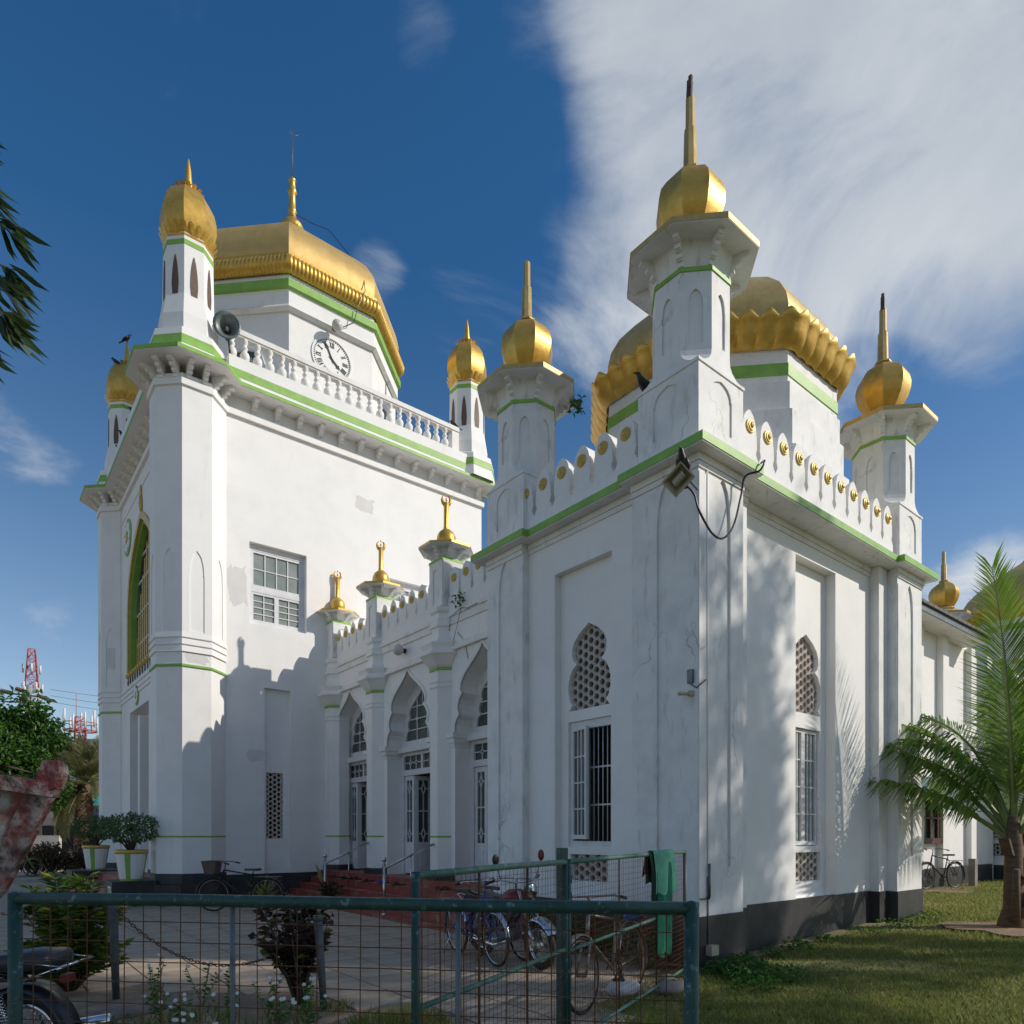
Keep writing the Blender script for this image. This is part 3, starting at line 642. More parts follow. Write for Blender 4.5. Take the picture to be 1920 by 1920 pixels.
PATCH = mk('repair_paint', (.72, .70, .68), (.66, .64, .625), 3, .65, bump=.1)
def patches(root, bs):
    r_ = random.Random(4)
    for fr, u, v, w_, h in ((FY(17.1), 5.22, 7.65, .22, .5), (FY(17.1), 5.65, 3.55, .2, .16), (FY(17.1), 8.6, 10.6, .3, .2), (FA(4.165, 25.1, .748, 1.25*PI), 0.0, 7.1, .22, .35), (FA(4.165, 17.378, .748, 1.5*PI), .02, 5.62, .22, .13)):
        P = [(u+w_*(1+.25*r_.uniform(-1, 1))*math.copysign(abs(math.cos(a))**.5, math.cos(a)), v+h*(1+.25*r_.uniform(-1, 1))*math.copysign(abs(math.sin(a))**.5, math.sin(a))) for a in [2*PI*i/18 for i in range(18)]]
        B().plate(fr, P, [], -.0025, 0).obj('paint_patch', PATCH, root, bs)
def build_hall():
    bs = (hx, hy, 0)
    root = thing('mosque_hall', 'tall white prayer hall of the mosque with a big golden dome, clock and balustrade', 'mosque', bs)
    w = B()
    rec = rect(5.86, 6.52, .62, 5.25); w1 = rect(5.49, 6.94, 6.79, 8.80); w2 = rect(9.35, 10.8, 6.79, 8.80)
    w.plate(FY(hy), rect(4.6, hx1, .5, 12.24), [rec, w1, w2], 0, .13)
    w.plate(FY(hy+.13), rect(4.6, hx1-.02, .5, 12.24), [w1, w2, rect(5.95, 6.37, 1.49, 3.15)], .001, .2)
    arch = sym([(1, 0), (1, .42), (.96, .55), (.86, .68), (.66, .80), (.40, .90), (.16, .965), (0, 1)], 21.24, 6.35, 1.86, 4.05)
    door = rect(20.35, 23.0, .66, 5.20)
    w.plate(FX(hx), rect(17.5, 25.0, .5, 12.24), [arch, door], 0, .55)
    w.box(hx1-.25, hx1, hy+.35, hy1, 0, 12.24); w.box(4.2, hx1-.25, hy1-.25, hy1, 0, 12.24)
    w.box(3.7, hx1, 17.4, hy1, 12.16, 12.235)
    w.obj('wall', WHITE, root, bs)
    B().box(4.5, 12.2, 17.6, 25, .4, .5).box(4.7, 4.8, 18.1, 24.5, .5, 11).obj('interior', ROOM, root, bs, kind='stuff')
    patches(root, bs)
    # two octagonal corner buttresses
    for c in OC:
        b = B(); b.lathe(c, [(OR, .5), (OR, 12.0)], sm=False, cap=False)
        hw = OR*math.tan(PI/8)
        for i in (4, 5, 6, 7):
            b.plate(FA(c[0], c[1], OR+.02, i*PI/4), rect(-hw*1.02, hw*1.02, 6.13, 11.72), [sym(ARCH, 0, 6.2, .16, 1.85)], 0, .022)
        for z in (5.72, 5.885, 6.045): b.lathe(c, [(OR, z), (OR+.035, z+.004), (OR+.022, z+.12), (OR, z+.13)], sm=False, cap=False)
        b.lathe(c, [(OR, 11.70), (OR+.07, 11.72), (OR+.07, 11.86), (OR+.02, 11.9)], sm=False, cap=False)
        b.obj('corner_buttress', WHITE, root, bs)
        g = B(); g.lathe(c, [(OR, 5.385), (OR+.03, 5.39), (OR+.03, 5.44), (OR, 5.445)], sm=False, cap=False); g.lathe(c, [(OR, 1.525), (OR+.006, 1.526), (OR+.006, 1.562), (OR, 1.563)], sm=False, cap=False)
        objs(g, 'green_band', GREEN, root, bs)
        k = B(); k.lathe(c, [(OR+.14, -.3), (OR+.14, .46), (OR+.03, .47), (OR+.02, .70), (OR, .705)], sm=False, cap=False); k.obj('plinth', BLACK, root, bs)
    k = B(); k.box(4.9, hx1, hy-.10, hy+.1, -.3, .44); k.box(4.9, hx1, hy-.03, hy+.1, .441, .62); k.box(hx-.03, hx+.1, 17.7, 20.35, -.3, .66); k.box(hx-.03, hx+.1, 23.0, 24.6, -.3, .66)
    objs(k, 'plinth', BLACK, root, bs)
    # cornice: octagon slabs, straight slabs and brackets
    def octp(c, r, a0=0): k_ = r/math.cos(PI/8); return [(c[0]+k_*math.cos(PI/8+i*PI/4), c[1]+k_*math.sin(PI/8+i*PI/4)) for i in range(8)]
    for nm, M, e, z0, z1 in (('cornice_slab', WHITE, -.012, 12.222, 12.235), ('green_cornice', GREEN, 0, 12.235, 12.325), ('cornice_top', WHITE, -.01, 12.325, 12.331)):
        q = B()
        for c in OC: q.prism(octp(c, OR+.5+e), z0, z1)
        q.prism([(4.9, hy-.5-e), (hx1+.45+e, hy-.5-e), (hx1+.45+e, hy+.2), (4.9, hy+.2)], z0+.001, z1-.001)
        q.prism([(hx-.5-e, 18.0), (hx+.2, 18.0), (hx+.2, 24.6), (hx-.5-e, 24.6)], z0+.001, z1-.001)
        q.obj(nm, M, root, bs)
    m = B(); m.box(4.9, hx1+.05, hy-.08, hy-.001, 11.73, 11.87); m.box(4.9, hx1+.03, hy-.05, hy-.001, 11.871, 11.90)
    m.box(hx-.08, hx-.001, 18.0, 24.6, 11.73, 11.87); m.box(hx-.02, hx-.001, 18.0, 24.6, 11.25, 11.28)
    for z in (5.62, 5.76, 5.92): m.box(hx-.03, hx-.001, 19.6, 24.5, z, z+.10)
    objs(m, 'moulding', WHITE, root, bs)
    bb = bracket_mesh(0, .30, 11.885, 12.222, .055)
    b0 = bb.obj('bracket', WHITE, root)
    spots = [((5.59+.5625*i)-hx, -.001, -PI/2) for i in range(13)]+[(-.001, 18.75-hy+.56*i, PI) for i in range(11)]
    for c in OC:
        for i in (3, 4, 5, 6, 7):
            for s_ in (-.17, .17):
                a = i*PI/4; spots.append((c[0]-hx+OR*math.cos(a)-s_*math.sin(a), c[1]-hy+OR*math.sin(a)+s_*math.cos(a), a))
    for j, (x, y, a) in enumerate(spots):
        o = b0 if j == 0 else inst(b0, 'bracket', root)
        o.location = (x, y, 0); o.rotation_euler = (0, 0, a)
    # parapet, balustrade
    q = B(); q.box(4.9, 12.1, hy-.38, hy+.1, 12.331, 12.94); q.box(hx-.38, hx+.1, 18.0, 24.5, 12.331, 12.93); q.box(hx1-.1, hx1+.3, 18, 24.5, 12.3, 12.93)
    q.box(4.9, 12.1, hy-.34, hy+.06, 12.931, 12.96)
    objs(q, 'parapet', WHITE, root, bs)
    g = B(); g.box(4.9, 12.1, hy-.388, hy-.381, 12.47, 12.66); g.box(hx-.388, hx-.381, 18.0, 24.5, 12.47, 12.66); objs(g, 'green_band', GREEN, root, bs)
    g = B(); g.box(4.7, 11.55, hy-.25, hy-.04, 13.60, 13.72); g.box(4.7, 11.54, hy-.22, hy-.07, 13.56, 13.599); g.box(11.3, 11.54, hy-.24, hy-.05, 12.961, 13.559)
    objs(g, 'balustrade_rail', TRIM, root, bs)
    b0 = baluster_bm().obj('baluster', TRIM, root)
    for i in range(21):
        o = b0 if i == 0 else inst(b0, 'baluster', root)
        o.location = (5.03+.3035*i-hx, -.145, 12.96); o.scale = (1.28, 1.28, .94)
    # minarets
    t = make_minaret(root); t.location = (OC[0][0]-hx, OC[0][1]-hy, 0)
    for c in (OC[1], (12.2, 17.378), (12.2, 25.1)): dup(t, root, (c[0]-hx, c[1]-hy, 0))
    # windows of the long wall
    fr = FY(hy)
    for u in (5.49, 9.35):
        f = B()
        for a in ((u, u+1.45, 8.66, 8.80), (u, u+1.45, 6.79, 6.87), (u, u+.09, 6.87, 8.66), (u+1.36, u+1.45, 6.87, 8.66), (u+.09, u+1.36, 7.63, 7.74)): f.fbox(fr, *a, .14, .24)
        f.obj('window_frame', FRAME, root, bs)
        casement(fr, root, u+.09, u+1.36, 7.74, 8.66, 4, 2, .19, bs, pane=PALEG, frame=.055)
        casement(fr, root, u+.09, u+.725, 6.87, 7.63, 2, 4, .19, bs, pane=PALEG, frame=.055)
        casement(fr, root, u+.725, u+1.36, 6.87, 7.63, 2, 4, .19, bs, pane=PALEG, frame=.055)
    lattice(FY(hy+.13), 5.93, 6.40, 1.46, 3.18, .03, .1, R=.07).obj('pierced_screen', SCREEN, root, bs)
    # great arch of the front: green reveal, gilt frame and lattice
    def scale(poly, cu, cv, su, sv): return [(cu+(u-cu)*su, cv+(v-cv)*sv) for u, v in poly]
    b = B(); b.plate(FX(hx), scale(arch, 21.24, 6.35, 1.07, 1.045), [scale(arch, 21.24, 6.35, .995, .995)], -.05, .02); b.obj('gilt_arch_frame', YGOLD, root, bs)
    b = B(); b.plate(FX(hx), scale(arch, 21.24, 6.35, .999, .999), [scale(arch, 21.24, 6.37, .95, .965)], .03, .19); b.obj('green_arch_reveal', GREEN, root, bs)
    la = B(); lg = B(); fr = FX(hx)
    for i in range(13):
        y = 21.24-1.68+.28*i; zt = 6.4+3.85*(1-abs(y-21.24)/1.9)**.62
        lg.fbox(fr, y-.04, y+.04, 6.4, max(zt, 7), .165, .215)
    for z in (7.2, 8.1, 9.0, 9.7): hwz = 1.72 if z < 8.2 else (1.5 if z < 9.3 else .95); la.fbox(fr, 21.24-hwz, 21.24+hwz, z-.03, z+.03, .18, .22)
    for i in range(12):
        y0 = 21.24-1.66+.28*i
        for k_ in range(26):
            z = 6.45+k_*.14
            if z > 6.4+3.7*(1-abs(y0+.12-21.24)/1.9)**.62: break
            p0 = Vector(fr(y0, z, .205)); p1 = Vector(fr(y0+.24, z+.14, .205)); dv = (p1-p0)*.5
            la.obox((p0+p1)/2, dv, (.008, 0, 0), (0, .012, -.02))
    la.obj('white_lattice', FRAME, root, bs); lg.obj('gilt_mullions', YGOLD, root, bs)
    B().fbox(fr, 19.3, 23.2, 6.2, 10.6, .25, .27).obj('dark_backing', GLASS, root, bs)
    B().fbox(fr, 19.4, 23.1, 6.25, 6.35, -.03, .5).obj('sill', WHITE, root, bs)
    cb = B(); cr = B()
    for i in range(11): y = 19.55+.345*i; cb.ball(fr(y, 6.28, -.05), .075, n=8); cr.fbox(fr, y+.16, y+.18, 5.98, 6.42, -.03, 0); cr.fbox(fr, y+.14, y+.20, 6.08, 6.15, -.04, 0)
    cb.obj('gold_bosses', YGOLD, root, bs, kind='stuff'); cr.obj('grey_spear_ornament', GREYM, root, bs, kind='stuff')
    b = B(); b.ball(fr(21.24, 10.75, -.03), .12, n=8, sc=(.5, 1, 2.2)); b.tube([fr(21.24, 10.9, -.03), fr(21.24, 11.3, -.03)], [.05, .02], 6); b.obj('arch_finial', YGOLD, root, bs)
    def rosette(y, z, r):
        n = 32; b = B(); b.plate(fr, [(y+r*math.cos(2*PI*i/n), z+r*math.sin(2*PI*i/n)) for i in range(n)], [], -.03, .0)
        o = b.obj('rosette', GREEN, root, bs)
        p = B()
        for i in range(8):
            a = 2*PI*i/8; p.plate(fr, [(y+r*.6*math.cos(a)+r*.26*math.cos(q*PI/5), z+r*.6*math.sin(a)+r*.26*math.sin(q*PI/5)) for q in range(10)], [], -.045, -.031)
        p.obj('petals', CLOCKW, o, bs, kind='stuff'); g = B(); g.ball(fr(y, z, -.04), r*.28, n=10, sc=(.3, 1, 1)); g.obj('gold_centre', YGOLD, o, bs)
    rosette(23.25, 10.52, .54); rosette(21.9, 5.56, .28)
    # front door in its deep recess
    b = B()
    for a in ((20.35, 20.5, .66, 5.2), (22.85, 23.0, .66, 5.2), (20.5, 22.85, 4.95, 5.2), (21.5, 21.75, .66, 4.95)): b.fbox(fr, *a, .42 if a[0] != 21.5 else -.01, .54 if a[0] != 21.5 else .5)
    objs(b, 'door_frame', WHITE, root, bs)
    for y in (20.5, 21.75): casement(fr, root, y+.0, y+(1.0 if y < 21 else 1.1), .7, 4.9, 2, 5, .47, bs, frame=.12, bar=.05, name='door_leaf')
    # drum and great dome
    c = (8.15, 21.24)
    d = B(); d.lathe(c, [(3.0, 12.2), (3.0, 15.75), (3.07, 15.9), (3.07, 16.36), (3.05, 16.37), (3.05, 16.9)], sm=False, cap=False); dr = d.obj('drum', WHITE, root, bs)
    B().lathe(c, [(3.04, 15.78), (3.14, 15.86), (3.10, 15.93), (3.04, 15.94)], sm=False, cap=False).obj('moulding', TRIM, dr, bs)
    B().lathe(c, [(3.06, 16.36), (3.16, 16.38), (3.16, 16.58), (3.06, 16.6)], sm=False, cap=False).obj('green_band', GREEN, dr, bs)
    B().lathe(c, [(3.05, 17.25), (3.09, 17.45), (3.10, 17.7), (3.02, 18.05), (2.80, 18.4), (2.45, 18.75), (2.0, 19.15), (1.45, 19.6), (.9, 20.05), (.5, 20.36), (.22, 20.6), (.12, 20.72)]).obj('gold_dome', DGOLD if False else GOLDM, root, bs)
    eb = B(); R0 = 3.08
    eb.lathe(c, [(3.0, 16.72), (3.05, 16.78), (3.05, 17.3)], sm=False, cap=False)
    for i in range(8):
        th = i*PI/4; nn = 24
        for j in range(nn):
            prof = [(0, 16.76), (.09, 16.80), (.17, 16.90), (.19, 17.02), (.16, 17.13), (.08, 17.20), (.07, 17.23)]
            vs = []
            for dd, z in prof:
                rr = R0+dd; hw = rr*math.tan(PI/8)
                for q in range(4): vs.append(FA(c[0], c[1], rr, th)(-hw+2*hw*(j+q/3)/nn, z, -.028*math.sin(PI*q/3)))
            eb.add(vs, [(a*4+q, a*4+q+1, a*4+q+5, a*4+q+4) for a in range(6) for q in range(3)], 0, True)
    eb.lathe(c, [(3.08, 17.19), (3.17, 17.21), (3.17, 17.29), (3.05, 17.30)], sm=False, cap=False)
    pr = petal_ring(c, 3.2, 17.19, 8, .01, .01)
    eb.obj('ribbed_eave', GOLD, root, bs)
    s = B(); s.lathe(c, [(.12, 20.6), (.30, 20.66), (.36, 20.82), (.26, 20.98), (.13, 21.05), (.11, 21.3), (.14, 21.34), (.11, 21.4), (.10, 21.9), (.15, 21.96), (.11, 22.03), (.09, 22.3), (.12, 22.33), (.05, 22.40), (.02, 22.45)], n=14, facet=False)
    s.obj('spire', GOLD, root, bs)
    # clock on the face of the drum
    fc = FY(c[1]-3.0); cu, cv = 8.14, 15.02
    n = 48; b = B(); b.plate(fc, [(cu+.56*math.cos(2*PI*i/n), cv+.56*math.sin(2*PI*i/n)) for i in range(n)], [], -.006, .0)
    ck = b.obj('clock', CLOCKW, root, bs)
    b = B(); b.plate(fc, [(cu+.60*math.cos(2*PI*i/n), cv+.60*math.sin(2*PI*i/n)) for i in range(n)], [[(cu+.56*math.cos(2*PI*i/n), cv+.56*math.sin(2*PI*i/n)) for i in range(n)]], -.03, .0); b.obj('clock_rim', WHITE, ck, bs)
    b = B()
    for i in range(60):
        a = 2*PI*i/60; ca, sa = math.cos(a), math.sin(a); r0, r1, t = (.505, .54, .013)
        b.plate(fc, [(cu+r0*sa-t*ca, cv+r0*ca+t*sa), (cu+r1*sa-t*ca, cv+r1*ca+t*sa), (cu+r1*sa+t*ca, cv+r1*ca-t*sa), (cu+r0*sa+t*ca, cv+r0*ca-t*sa)], [], -.011, -.005)
    b.obj('minute_marks', RBLK, ck, bs, kind='stuff')
    for i, s_ in enumerate(('XII', 'I', 'II', 'III', 'IIII', 'V', 'VI', 'VII', 'VIII', 'IX', 'X', 'XI')):
        a = 2*PI*i/12; b = B(); numeral(b, s_, fc, cu+.40*math.sin(a), cv+.40*math.cos(a), a, .16, .08); b.obj('numeral', RBLK, ck, bs)
    def hand(ang, L, w_):
        sa, ca = math.sin(ang), math.cos(ang); P = lambda l, t: (cu+l*sa+t*ca, cv+l*ca-t*sa)
        return B().plate(fc, [P(-.1, -w_*.4), P(L*.6, -w_*.5), P(L*.66, -w_*1.3), P(L*.8, -w_*.5), P(L, 0), P(L*.8, w_*.5), P(L*.66, w_*1.3), P(L*.6, w_*.5), P(-.1, w_*.4)], [], -.03, -.022).obj('hand', RBLK, ck, bs)
    hand(rad(-26), .48, .035); hand(rad(131), .33, .045)
    # round-headed openings on the other drum faces
    for th in (-.75*PI, -.25*PI, PI):
        f = FA(c[0], c[1], 3.0, th); o = sym([(1, 0), (1, .55), (.95, .72), (.8, .86), (.5, .96), (0, 1)], 0, 12.95, .62, 1.95); i_ = sym([(1, 0), (1, .55), (.95, .72), (.8, .86), (.5, .96), (0, 1)], 0, 13.0, .54, 1.82)
        b = B(); b.plate(f, o, [i_], -.05, .02); wf = b.obj('arched_window', TRIM, root, bs)
        B().plate(f, i_, [], -.012, .0).obj('pane', GLASS, wf, bs)
        b = B()
        for u in (-.18, .18): b.fbox(f, u-.015, u+.015, 13.0, 14.6, -.03, -.013)
        for z in (13.5, 13.95, 14.4): b.fbox(f, -.5, .5, z-.015, z+.015, -.03, -.013)
        b.obj('glazing_bars', FRAME, wf, bs)
    return root
GOLDM = mk('satin_gold_paint', (.68, .47, .17), (.60, .39, .125), 3, .48, metal=.45, bump=.25, bscale=12, c3=(.44, .29, .10), s3=1.6, l3=.56, h3=.85, st3=(1.5, 1.5, .4))
HALL = build_hall()

# ------------------------------------------------------------------ porch wing with three arches and its steps
px0 = 7.65
CEN = (16.03, 13.17, 10.38); COLS = (17.0, 14.60, 11.78)
def make_pier_turret(parent):
    b = B(); q = .24
    b.box(-q, q, -q, q, 6.18, 7.12)
    for th in (PI, -PI/2): b.plate(FA(0, 0, q+.018, th), rect(-q, q, 6.2, 7.12), [sym(POINT, 0, 6.26, .11, .72)], 0, .018)
    b.lathe((0, 0), [(.22, 7.12), (.24, 7.2), (.30, 7.38)], sm=False, cap=False); b.lathe((0, 0), [(.2, 7.375), (.525, 7.38), (.525, 7.392)], sm=False)
    t = b.obj('pier_turret', OLDW, parent)
    B().box(-q-.02, q+.02, -q-.02, q+.02, 7.12, 7.18).obj('green_band', GREEN, t)
    B().lathe((0, 0), [(.53, 7.388), (.53, 7.43), (.50, 7.44), (.2, 7.50), (.14, 7.52)], sm=False, cap=False).obj('gold_eave', GOLD, t)
    bm_ = bracket_mesh(.23, .47, 7.17, 7.378, .03); f = None
    for k in range(8):
        if f is None: f = bm_.obj('bracket', OLDW, t); f.rotation_euler = (0, 0, PI/8)
        else: inst(f, 'bracket', t, rot=(0, 0, PI/8+k*PI/4))
    B().lathe((0, 0), [(.155, 7.49), (.185, 7.54), (.20, 7.62), (.19, 7.71), (.15, 7.79), (.08, 7.85), (.045, 7.88)], n=18, facet=False).obj('gold_ball', GOLD, t)
    b = B(); b.lathe((0, 0), [(.062, 7.86), (.05, 7.92), (.048, 8.3), (.065, 8.4)]); crescent(b, 0, 0, 8.38, .085, rad(-20)); b.obj('crescent_finial', GOLD, t)
    return t
def diamond_bars(b, f, u0, u1, v0, v1, cols, d, w=.018, dm=.055, dv=None):
    # glazing bars that run between small diamonds
    dv = dv or dm; us = [u0+(u1-u0)*(i+1)/(cols) for i in range(cols-1)]; vm = (v0+v1)/2
    def bar(a, c):
        (x0, z0), (x1, z1) = a, c; l = math.hypot(x1-x0, z1-z0); px, pz = -(z1-z0)/l*w/2, (x1-x0)/l*w/2
        b.plate(f, [(x0+px, z0+pz), (x1+px, z1+pz), (x1-px, z1-pz), (x0-px, z0-pz)], [], d-.02, d)
    x = u0
    for u in us:
        bar((x, vm), (u-dm, vm)); bar((u, v0), (u, vm-dv)); bar((u, vm+dv), (u, v1))
        bar((u-dm, vm), (u, vm+dv)); bar((u, vm+dv), (u+dm, vm)); bar((u+dm, vm), (u, vm-dv)); bar((u, vm-dv), (u-dm, vm)); x = u+dm
    bar((x, vm), (u1, vm))
def door_leaf(f, root, u0, u1, d, bs):
    b = B(); z0, z1 = .70, 2.94
    for a in ((u0, u0+.08, z0, z1), (u1-.08, u1, z0, z1), (u0+.08, u1-.08, z1-.1, z1), (u0+.08, u1-.08, z0, 1.42)): b.fbox(f, *a, d, d+.045)
    b.fbox(f, u0+.12, u1-.12, .84, 1.28, d-.012, d)
    lf = b.obj('door_leaf', FRAME, root, bs)
    B().fbox(f, u0+.08, u1-.08, 1.42, z1-.1, d+.02, d+.026).obj('pane', GLASS, lf, bs)
    g = B(); um = (u0+u1)/2; A, Z = u0+.08, u1-.08
    diamond_bars(g, f, A, Z, 1.42, 1.80, 2, d+.018, .02, .045, .13); diamond_bars(g, f, A, Z, 2.46, 2.84, 2, d+.018, .02, .045, .13)
    g.fbox(f, um-.01, um+.01, 1.79, 2.47, d-.002, d+.018); g.fbox(f, A, Z, 2.12, 2.145, d-.003, d+.018)
    g.obj('glazing_bars', FRAME, lf, bs)
    return lf
def build_porch():
    bs = (px0, 9.0, 0)
    root = thing('porch_wing', 'white arcaded porch wing with three lobed arches between pavilion and hall', 'porch', bs)
    w = B()
    holes = []
    for c in CEN:
        h = sym(FOIL, c, 3.62, .93, 1.60); holes.append([(c+.93, .5)]+h+[(c-.93, .5)] if True else h)
    w.plate(FX(px0), rect(8.9, 17.05, .3, 6.05), holes, 0, .36)
    w.box(px0+.36, 12.4, 9.0, 17.05, 6.0, 6.06); w.box(12.2, 12.4, 8.95, 17.08, .0, 6.0)
    w.obj('wall', WHITE, root, bs)
    B().box(7.3, 12.2, 9.0, 17.06, .5, .668).obj('floor', RED, root, bs)
    B().box(12.0, 12.15, 9.02, 17.02, .67, 5.9).box(10.2, 10.4, 13.2, 13.6, .67, 5.9).box(9.6, 9.8, 15.9, 16.3, .67, 5.9).obj('interior', ROOM, root, bs, kind='stuff')
    m = B()
    for z0, z1, o in ((5.26, 5.33, .075), (5.331, 5.40, .045), (5.80, 5.95, .03), (5.951, 6.03, .06)): m.box(px0-o, px0-.001, 8.95, 17.04, z0, z1)
    objs(m, 'moulding', TRIM, root, bs)
    for c in CEN:      # raised outline of each arch
        def ring_(s, e): return [(c+.93, 3.62-e)]+[(c+(u-c)*s, 3.62+(v-3.62)*(1+(s-1)*.62)) for u, v in sym(FOIL, c, 3.62, .93, 1.60)[1:-1]]+[(c-.93, 3.62-e)]
        o_ = [(c+(u-c)*1.085, 3.62+(v-3.62)*1.052) for u, v in sym(FOIL, c, 3.62, .93, 1.60)]; i_ = [(c+(u-c)*1.0, v) for u, v in sym(FOIL, c, 3.62, .93, 1.60)]
        half = len(o_)
        B().plate(FX(px0), o_+list(reversed(i_)), [], -.022, .03).obj('arch_band', TRIM, root, bs)
        g = B()
        for s_ in (-1, 1):
            for z0, z1, e in ((3.34, 3.42, .02), (3.421, 3.52, .05), (3.521, 3.62, .085)):
                y0, y1 = sorted((c+s_*(.93-e*.6), c+s_*(.93+.30))); g.box(px0-e, px0+.355, y0, y1, z0, z1)
        objs(g, 'impost', TRIM, root, bs)
        # infill at the back of the reveal
        f = FX(px0+.36); b = B()
        fo = sym(FOIL, c, 3.66, .80, 1.32); fi = sym(FOIL, c, 3.74, .70, 1.14)
        b.plate(f, [(c-.97, 3.60), (c+.97, 3.60), (c+.97, 5.3), (c-.97, 5.3)], [fi], .0, .07)
        b.fbox(f, c-.97, c+.97, 3.47, 3.599, -.12, .07)
        for a in ((c-.93, c-.80, .67, 3.47), (c+.80, c+.93, .67, 3.47), (c-.80, c+.80, 2.95, 3.08), (c-.80, c+.80, 3.40, 3.47), (c-.035, c+.035, 3.08, 3.40)): b.fbox(f, *a, .0, .09)
        fm = b.obj('door_frame', FRAME, root, bs)
        B().plate(f, fi, [], .04, .046).obj('pane', GLASS, fm, bs); B().fbox(f, c-.80, c+.80, 3.08, 3.40, .05, .056).obj('pane', GLASS, fm, bs)
        g = B(); diamond_bars(g, f, c-.80, c-.035, 3.08, 3.40, 3, .045); diamond_bars(g, f, c+.035, c+.80, 3.08, 3.40, 3, .045)
        for u in (-.23, .23): g.fbox(f, c+u-.011, c+u+.011, 3.74, 4.72, .015, .035)
        g.fbox(f, c-.011, c+.011, 4.5, 4.85, .015, .035)
        for z, hw in ((3.98, .62), (4.22, .58), (4.5, .50)): g.fbox(f, c-hw, c+hw, z-.011, z+.011, .012, .037)
        for u in (-.23, .23): g.plate(f, [(c+u-.06, 4.22), (c+u, 4.28), (c+u+.06, 4.22), (c+u, 4.16)], [[(c+u-.035, 4.22), (c+u, 4.255), (c+u+.035, 4.22), (c+u, 4.185)]], .005, .036)
        g.obj('glazing_bars', FRAME, fm, bs)
        door_leaf(f, root, c+.39, c+.79, .03, bs)
        h0, k0 = px0+.42, c+.38
        a_ = rad(80)
        door_leaf(lambda u, v, d: (h0+math.sin(a_)*u+math.cos(a_)*d, k0-math.cos(a_)*u+math.sin(a_)*d, v), root, 0, .40, 0, bs)
        door_leaf(f, root, c-.79, c-.39, .03, bs)
    # engaged octagonal columns, each carrying a pier and a small turret
    t0 = None
    for y in COLS:
        c = (px0+.13, y); b = B()
        b.lathe(c, [(.33, .8), (.33, 5.06)], sm=False, cap=False)
        for z in (4.56, 4.66): b.lathe(c, [(.33, z), (.347, z+.003), (.347, z+.05), (.33, z+.06)], sm=False, cap=False)
        b.lathe(c, [(.34, 4.96), (.38, 5.0), (.50, 5.16), (.54, 5.20), (.54, 5.26), (.52, 5.262), (.47, 5.30), (.50, 5.36), (.52, 5.41), (.52, 5.44), (.37, 5.45), (.36, 5.48)], sm=False, cap=False)
        b.lathe(c, [(.30, 5.44), (.30, 6.19)], sm=False, cap=False)
        b.lathe(c, [(.33, 5.48), (.33, 5.56), (.30, 5.57)], sm=False, cap=False); b.lathe(c, [(.30, 5.78), (.345, 5.79), (.345, 5.86), (.32, 5.87), (.335, 5.95), (.30, 5.97)], sm=False, cap=False)
        b.lathe(c, [(.30, 6.06), (.34, 6.10), (.35, 6.185), (.2, 6.19)], sm=False, cap=False)
        o = b.obj('column', WHITE, root, bs)
        B().lathe(c, [(.33, 4.90), (.352, 4.905), (.352, 4.96), (.33, 4.965)], sm=False, cap=False).lathe(c, [(.33, 1.528), (.334, 1.53), (.334, 1.565), (.33, 1.567)], sm=False, cap=False).obj('green_band', GREEN, o, bs)
        B().lathe(c, [(.385, .3), (.385, .80), (.33, .81)], sm=False, cap=False).obj('black_base', BLACK, o, bs)
        if t0 is None: t0 = make_pier_turret(root); t = t0
        else: t = dup(t0, root)
        t.location = (.10, y-9.0, 0)
    k = B(); [k.box(px0-.03, px0+.35, y0, y1, .3, .86) for y0, y1 in ((9.0, 9.44), (11.32, 12.23), (14.11, 15.09), (16.97, 17.06))]; objs(k, 'plinth', BLACK, root, bs)
    ys = [y for y in [16.62-.41*i for i in range(18)] if all(abs(y-c) > .30 for c in COLS) and y > 9.0]
    merlon_row(root, [(-.04, y-9.0, 6.03) for y in ys], -PI/2, OLDW, .22)
    # five red steps
    for i, (x, z0, z1) in enumerate(((6.17, -.2, .07), (6.44, .07, .23), (6.72, .23, .37), (7.02, .37, .53))):
        b = B(); b.box(x, 7.31, 9.05, 17.0-.001*i, z0, z1-.012); b.box(x-.012, 7.31, 9.05, 17.0-.001*i, z1-.012, z1); b.obj('step', RED, root, bs)
    return root
build_porch()

